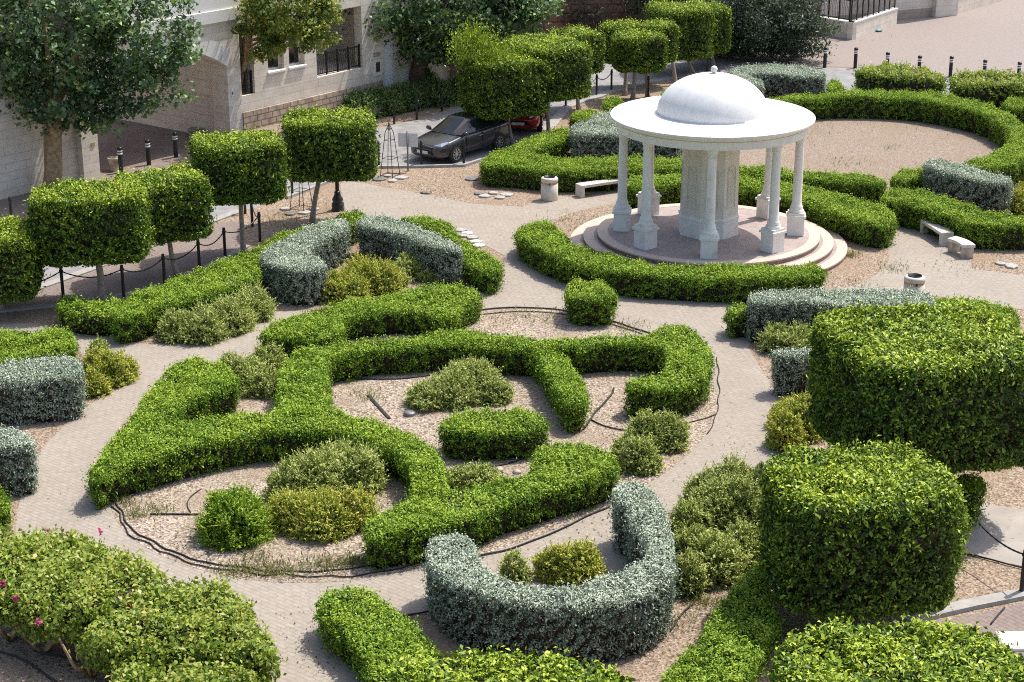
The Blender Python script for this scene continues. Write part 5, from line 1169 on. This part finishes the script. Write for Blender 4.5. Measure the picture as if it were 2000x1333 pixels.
hose([(780, 1207), (840, 1200), (870, 1185)], 'black hose at the left foot of the silver horseshoe', .018)
hose([(1310, 1235), (1330, 1200), (1360, 1180)], 'black hose at the right foot of the silver horseshoe', .016)
P0, P1 = np.array(G(719, 774)[:2]), np.array(G(761, 820)[:2]); mb = MB(); L = np.linalg.norm(P1 - P0)
pr = [(-.055, 0), (-.045, .02), (0, .035), (.045, .02), (.055, 0)]
mb.add([(x, y + .02 * sin(y * 3), z) for y in np.linspace(0, L, 9) for x, z in [(a, c_) for a, c_ in pr]], [(i * 5 + k, i * 5 + k + 1, i * 5 + 6 + k, i * 5 + 5 + k) for i in range(8) for k in range(4)] + [(0, 1, 2, 3, 4), (44, 43, 42, 41, 40)])
o = mb.build('plastic_strip', M['rubber'], None, True); o.location = (P0[0], P0[1], .012); o.rotation_euler = (0, 0, atan2(*(P1 - P0)[::-1]) - pi / 2); tag(o, 'flat black plastic strip lying on the gravel of the middle bed', 'strip')
hose([(1935, 1222), (1948, 1205), (1962, 1190)], 'dark stick lying on the pavement at the lower right', .016, name='stick', wob=0)
C.objects[-1]['category'] = 'stick'; C.objects[-1]['group'] = ''
del C.objects[-1]['group']
x, y, _ = G(2000, 1258); mb = MB(); mb.box(-.45, .9, -.3, .35, 0, .07, bev=.02); o = mb.build('paving_slab', M['white']); o.location = (x, y, .01); tag(o, 'white slab lying at the right edge behind the corner crown', 'slab')
# loose rocks near the mound
for (px, py, l) in [(608, 1052, 'small brown rock in front of the yellowish mound'), (1010, 925, 'grey rock below the oblong hedge block'), (975, 920, 'second grey rock below the oblong hedge block, left one')]:
    x, y, _ = G(px, py); bm = bmesh.new(); bmesh.ops.create_icosphere(bm, subdivisions=2, radius=.10)
    for v in bm.verts: v.co *= 1 + .25 * (random.random() - .5); v.co.z *= .6
    me = bpy.data.meshes.new('rock'); bm.to_mesh(me); bm.free(); o = link('rock', me, M['bench_old'], None, True); o.location = (x, y, .04); tag(o, l, 'rock', 'small loose rocks')

# ================================================================== FAR WALLS
def lowwall(p0, p1, th, h, label, m='wall'):
    a, b_ = np.array(G(*p0)[:2]), np.array(G(*p1)[:2]); L = np.linalg.norm(b_ - a); ang = atan2(*(b_ - a)[::-1])
    root = thing('garden_wall', (a[0], a[1], 0), ang, label, 'wall')
    mb = MB(); mb.box(0, L, 0, th, -.05, h - .06); mb.build('wall', M[m], root)
    mb = MB(); mb.box(-.03, L + .03, -.03, th + .03, h - .06, h); mb.build('coping', M['wall_plain'], root)
    return root, L
lw, L = lowwall((1664, 79), (1751, 49), .3, .92, 'low cream wall with black railing on top at the edge of the plaza')
railing(.05, L - .05, .92, 1.1, .15, lw)
lw2, L2 = lowwall((1590, 66), (1664, 79), .3, .92, 'shaded return of the low cream terrace wall behind the grey green tree')
railing(.05, L2 - .35, .92, 1.1, .15, lw2)
a = np.array(G(1748, 39)[:2]); b_ = np.array(G(1862, 29)[:2]); c_ = np.array(G(1899, 21)[:2])
tw = thing('building', (a[0], a[1], 0), atan2(*(b_ - a)[::-1]), 'tall cream wall of the building behind the plaza', 'building')
mb = MB(); Lw = np.linalg.norm(b_ - a); mb.box(-9, Lw * .62, 0, 8, -.05, 8); mb.box(Lw * .62, Lw, -.35, 8, -.05, 8); mb.build('wall', M['wall'], tw)
mb = MB(); mb.box(-9.02, Lw * .62 - .002, -.03, -.001, -.05, .5); mb.build('base_band', M['band'], tw)
lowwall((1866, 28), (1960, 1), .35, 1.0, 'low cream wall beside the plaza at the top edge')
a = np.array(G(1010, 78)[:2]); b_ = np.array(G(1600, 72)[:2])
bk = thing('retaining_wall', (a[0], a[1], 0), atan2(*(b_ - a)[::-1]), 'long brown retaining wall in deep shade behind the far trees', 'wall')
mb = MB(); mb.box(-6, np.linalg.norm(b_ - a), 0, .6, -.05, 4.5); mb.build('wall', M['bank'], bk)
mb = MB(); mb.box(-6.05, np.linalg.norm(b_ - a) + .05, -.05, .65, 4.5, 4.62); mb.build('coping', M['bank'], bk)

# ================================================================== CARS (local +x forward)
CARS = {}
def paint(name, col):
    m = mat(name, col, .28, .3, .5); b = m.node_tree.nodes['Principled BSDF']
    b.inputs['Coat Weight'].default_value = .6; b.inputs['Coat Roughness'].default_value = .08; return m
def car(body, label, loc, ang, plate=True):
    root = thing('car', (loc[0], loc[1], .006), ang, label, 'car', 'parked cars')
    #      x     half w  zbot  zshoulder(edge) zcentre
    SEC = [(2.27, .52, .34, .62, .64), (2.20, .70, .25, .70, .73), (2.05, .80, .21, .76, .80), (1.70, .86, .20, .82, .88), (1.25, .875, .20, .88, .955), (.95, .88, .19, .93, 1.0),
           (.3, .885, .19, .95, 1.0), (-.5, .885, .19, .97, 1.02), (-1.2, .88, .20, 1.0, 1.05), (-1.7, .865, .22, 1.02, 1.07), (-2.05, .82, .26, 1.01, 1.06), (-2.22, .72, .32, .97, 1.01), (-2.27, .56, .40, .85, .87)]
    vs = []
    for x, w, zb, zs, zc in SEC:
        half = [(0, zb), (w * .80, zb), (w * .97, zb + .09), (w, zb + .25), (w * .985, (zb + zs) / 2 + .10), (w * .955, zs - .05), (w * .90, zs), (w * .60, zs + (zc - zs) * .7), (0, zc)]
        ring = [(x, y, z) for y, z in half] + [(x, -y, z) for y, z in half[-2:0:-1]]
        vs += ring
    n = 16; mb = MB(); fs = []
    for i in range(len(SEC) - 1):
        for k in range(n): fs.append((i * n + k, (i + 1) * n + k, (i + 1) * n + (k + 1) % n, i * n + (k + 1) % n))
    fs += [tuple(range(n)), tuple((len(SEC) - 1) * n + k for k in range(n - 1, -1, -1))]
    mb.add(vs, fs); me = mb.mesh('body'); bm = bmesh.new(); bm.from_mesh(me); bmesh.ops.recalc_face_normals(bm, faces=bm.faces); bm.to_mesh(me); bm.free()
    bo = link('body', me, body, root, True)
    sd = bo.modifiers.new('smooth', 'SUBSURF'); sd.levels = 1; sd.render_levels = 2
    # cabin
    low = [(1.12, .0, .985), (1.08, .45, .985), (.92, .745, .955), (.1, .79, .965), (-.75, .785, .985), (-1.45, .74, 1.01), (-1.80, .50, 1.04), (-1.85, 0, 1.05)]
    top = [(.22, .0, 1.445), (.20, .38, 1.44), (.08, .545, 1.405), (-.25, .575, 1.425), (-.70, .57, 1.415), (-1.02, .53, 1.38), (-1.10, .36, 1.405), (-1.12, 0, 1.41)]
    full = lambda L: L + [(x, -y, z) for x, y, z in L[-2:0:-1]]
    lo, to = full(low), full(top); n = len(lo); mb = MB()
    rid = [(.12, 0, 1.455), (-.4, 0, 1.485), (-.95, 0, 1.45)]
    mb.add(lo + to, [(i, (i + 1) % n, n + (i + 1) % n, n + i) for i in range(n)])
    top_in = [(x * .93 - .02, y * .86, z + .022) for x, y, z in to]
    mb.add(to + top_in, [(i, (i + 1) % n, n + (i + 1) % n, n + i) for i in range(n)] + [tuple(range(n, 2 * n))])
    me = mb.mesh('cabin'); bm = bmesh.new(); bm.from_mesh(me); bmesh.ops.remove_doubles(bm, verts=bm.verts, dist=1e-4); bmesh.ops.recalc_face_normals(bm, faces=bm.faces); bm.to_mesh(me); bm.free()
    link('cabin', me, body, root, False)
    def pane(idx, name, u0, u1, v0, v1, off, par=root, m='glass'):
        """a pane over consecutive cabin facets, slightly proud"""
        k = len(idx) - 1; rows = []
        for i in range(len(idx)):
            a_, b_ = np.array(lo[idx[i]]), np.array(to[idx[i]]); rows.append((a_, b_))
        vs = []
        for i, (a_, b_) in enumerate(rows):
            if i == 0: a2, b2 = a_ + (rows[1][0] - a_) * u0, b_ + (rows[1][1] - b_) * u0
            elif i == k: a2, b2 = a_ + (rows[k - 1][0] - a_) * u1, b_ + (rows[k - 1][1] - b_) * u1
            else: a2, b2 = a_, b_
            for v in (v0, v1): vs.append(a2 + (b2 - a2) * v)
        c_ = np.array([-.35, 0, .9]); out = []
        for p in vs:
            d = p - c_; d[0] *= .6; d /= np.linalg.norm(d); out.append(p + d * off)
        m_ = MB(); m_.add(out, [(2 * i, 2 * i + 2, 2 * i + 3, 2 * i + 1) for i in range(k)]); return m_.build(name, M[m], par)
    pane([13, 0, 1], 'windscreen', -.75, -.75, .06, .93, .012) if False else None
    n_ = n
    pane([n - 2, n - 1, 0, 1, 2], 'windscreen', .22, .22, .06, .94, .014)
    pane([6, 7, 8], 'rear_window', -.35, -.35, .10, .92, .014)
    pane([2, 3], 'side_window', .16, .02, .07, .88, .014); pane([3, 4], 'side_window', .03, .02, .07, .88, .014); pane([4, 5], 'side_window', .03, .28, .07, .86, .014)
    pane([n - 3, n - 2], 'side_window', .02, .16, .07, .88, .014); pane([n - 4, n - 3], 'side_window', .02, .03, .07, .88, .014); pane([n - 5, n - 4], 'side_window', .28, .03, .07, .86, .014)
    mb = MB(); mb.box(-.45, .0, -.36, .36, 1.455, 1.475); mb.build('sunroof', M['glass'], root)
    # wheels
    for x in (1.34, -1.30):
        for sy in (-1, 1):
            wr = bpy.data.objects.new('wheel', None); C.objects.link(wr); wr.parent = root; wr.location = (x, sy * .79, .32); wr.rotation_euler = (0, 0, 0 if sy > 0 else pi)
            ty = MB(); prof = [(.20, -.09), (.29, -.10), (.318, -.07), (.32, 0), (.318, .07), (.29, .105), (.215, .10)]; k = 32; vv = []
            for r, yy in prof:
                for q in range(k): vv.append((r * cos(2 * pi * q / k), yy, r * sin(2 * pi * q / k)))
            ty.add(vv, [(i * k + q, i * k + (q + 1) % k, (i + 1) * k + (q + 1) % k, (i + 1) * k + q) for i in range(len(prof) - 1) for q in range(k)]); ty.build('tyre', M['rubber'], wr, True)
            ri = MB()
            for q in range(9):
                a = 2 * pi * q / 9
                for da in (0,):
                    p = [(.05, -.16), (.05, .16), (.205, .11), (.205, -.11)]
                    vv = []
                    for r, w in p:
                        th = a + w * (.05 / r if r < .1 else 1); vv += [(r * cos(th), .098 if r > .1 else .085, r * sin(th))]
                    ri.add(vv, [(0, 1, 2, 3)])
            k = 32
            for (r0, y0, r1, y1) in [(.195, .06, .20, .102), (.20, .102, .218, .104), (.001, .092, .06, .09), (.06, .09, .06, .06)]:
                vv = [(r0 * cos(2 * pi * q / k), y0, r0 * sin(2 * pi * q / k)) for q in range(k)] + [(r1 * cos(2 * pi * q / k), y1, r1 * sin(2 * pi * q / k)) for q in range(k)]
                ri.add(vv, [(q, (q + 1) % k, k + (q + 1) % k, k + q) for q in range(k)])
            ri.build('rim', CARS['alloy'], wr)
            dk = MB(); vv = [(0, .05, 0)] + [(.2 * cos(2 * pi * q / 24), .05, .2 * sin(2 * pi * q / 24)) for q in range(24)]; dk.add(vv, [(0, 1 + q, 1 + (q + 1) % 24) for q in range(24)]); dk.build('brake_disc', M['black'], wr)
            ar = MB(); vv = []
            for r in (.30, .375):
                for q in range(25): th = -.25 + (pi + .5) * q / 24; vv.append((x + r * cos(th), sy * (.893 if r < .35 else .889), .32 + r * sin(th)))
            ar.add(vv, [(q, q + 1, 26 + q, 25 + q) for q in range(24)]); ar.build('wheel_arch', M['black'], root)
    for sy in (-1, 1):
        mb = MB(); mb.add([(2.20, sy * .44, .66), (2.06, sy * .74, .70), (1.74, sy * .845, .82), (1.78, sy * .80, .86), (2.02, sy * .66, .815), (2.17, sy * .46, .745)], [(0, 1, 2, 3, 4, 5)])
        me = mb.mesh('headlight'); hl = link('headlight', me, CARS['lamp'], root); mo = hl.modifiers.new('thick', 'SOLIDIFY'); mo.thickness = .05; mo.offset = 0
        mb = MB(); mb.add([(-2.24, sy * .50, .80), (-2.14, sy * .76, .80), (-1.95, sy * .845, .86), (-1.97, sy * .83, .96), (-2.14, sy * .74, .95), (-2.245, sy * .50, .92)], [(0, 1, 2, 3, 4, 5)])
        me = mb.mesh('tail_light'); hl = link('tail_light', me, CARS['tail'], root); mo = hl.modifiers.new('thick', 'SOLIDIFY'); mo.thickness = .05; mo.offset = 0
        mb = MB(); mb.tube([(.86, sy * .80, .99), (.84, sy * .90, 1.02), (.83, sy * 1.0, 1.03)], [.05, .085, .07], 10); mb.build('mirror', body, root, True)
        for xh in (-.12, -1.0):
            mb = MB(); mb.tube([(xh - .09, sy * .893, .80), (xh + .09, sy * .893, .80)], .014, 6); mb.build('door_handle', CARS['alloy'], root)
        for xh in (.72, -.25, -1.08):
            mb = MB(); mb.box(xh - .006, xh + .006, *sorted((sy * .86, sy * .8875)), .32, .93); mb.build('door_seam', M['black'], root)
    mb = MB(); mb.add([(2.292, -.36, .60), (2.292, .36, .60), (2.20, .56, .34), (2.20, -.56, .34), (2.16, -.56, .34), (2.16, .56, .34)], [(0, 1, 2, 3)]); g_ = mb.build('grille', M['black'], root)
    mo = g_.modifiers.new('thick', 'SOLIDIFY'); mo.thickness = .05; mo.offset = 0
    mb = MB(); mb.box(2.31, 2.325, -.26, .26, .42, .53); mb.build('number_plate', M['stripe'], root)
    mb = MB(); mb.box(-2.32, -2.295, -.26, .26, .66, .77); mb.build('number_plate', M['stripe'], root)
    mb = MB(); mb.box(-2.30, -2.20, -.62, .62, .36, .50, bev=.02); mb.build('rear_valance', M['black'], root)
    return root
CARS['alloy'] = mat('bright alloy', (.62, .62, .63), .3, .8); CARS['lamp'] = mat('clear lamp glass', (.55, .57, .60), .12, .2, .8); CARS['tail'] = mat('red lamp glass', (.35, .02, .02), .15, 0, .8)
fw = np.array([-.611, -.792])
cc = np.array([(-2.18 - .5) / 2, (66.13 + 68.31) / 2]) - FN * .80
car(paint('dark grey paint', (.055, .055, .06)), 'dark grey sedan parked on the road behind the sign, facing the camera side', cc, atan2(fw[1], fw[0]))
rc = np.array([.52, 73.0])
car(paint('red paint', (.42, .025, .02)), 'red car parked behind the grey sedan, half hidden by the shaggy box tree', rc, radians(-97))
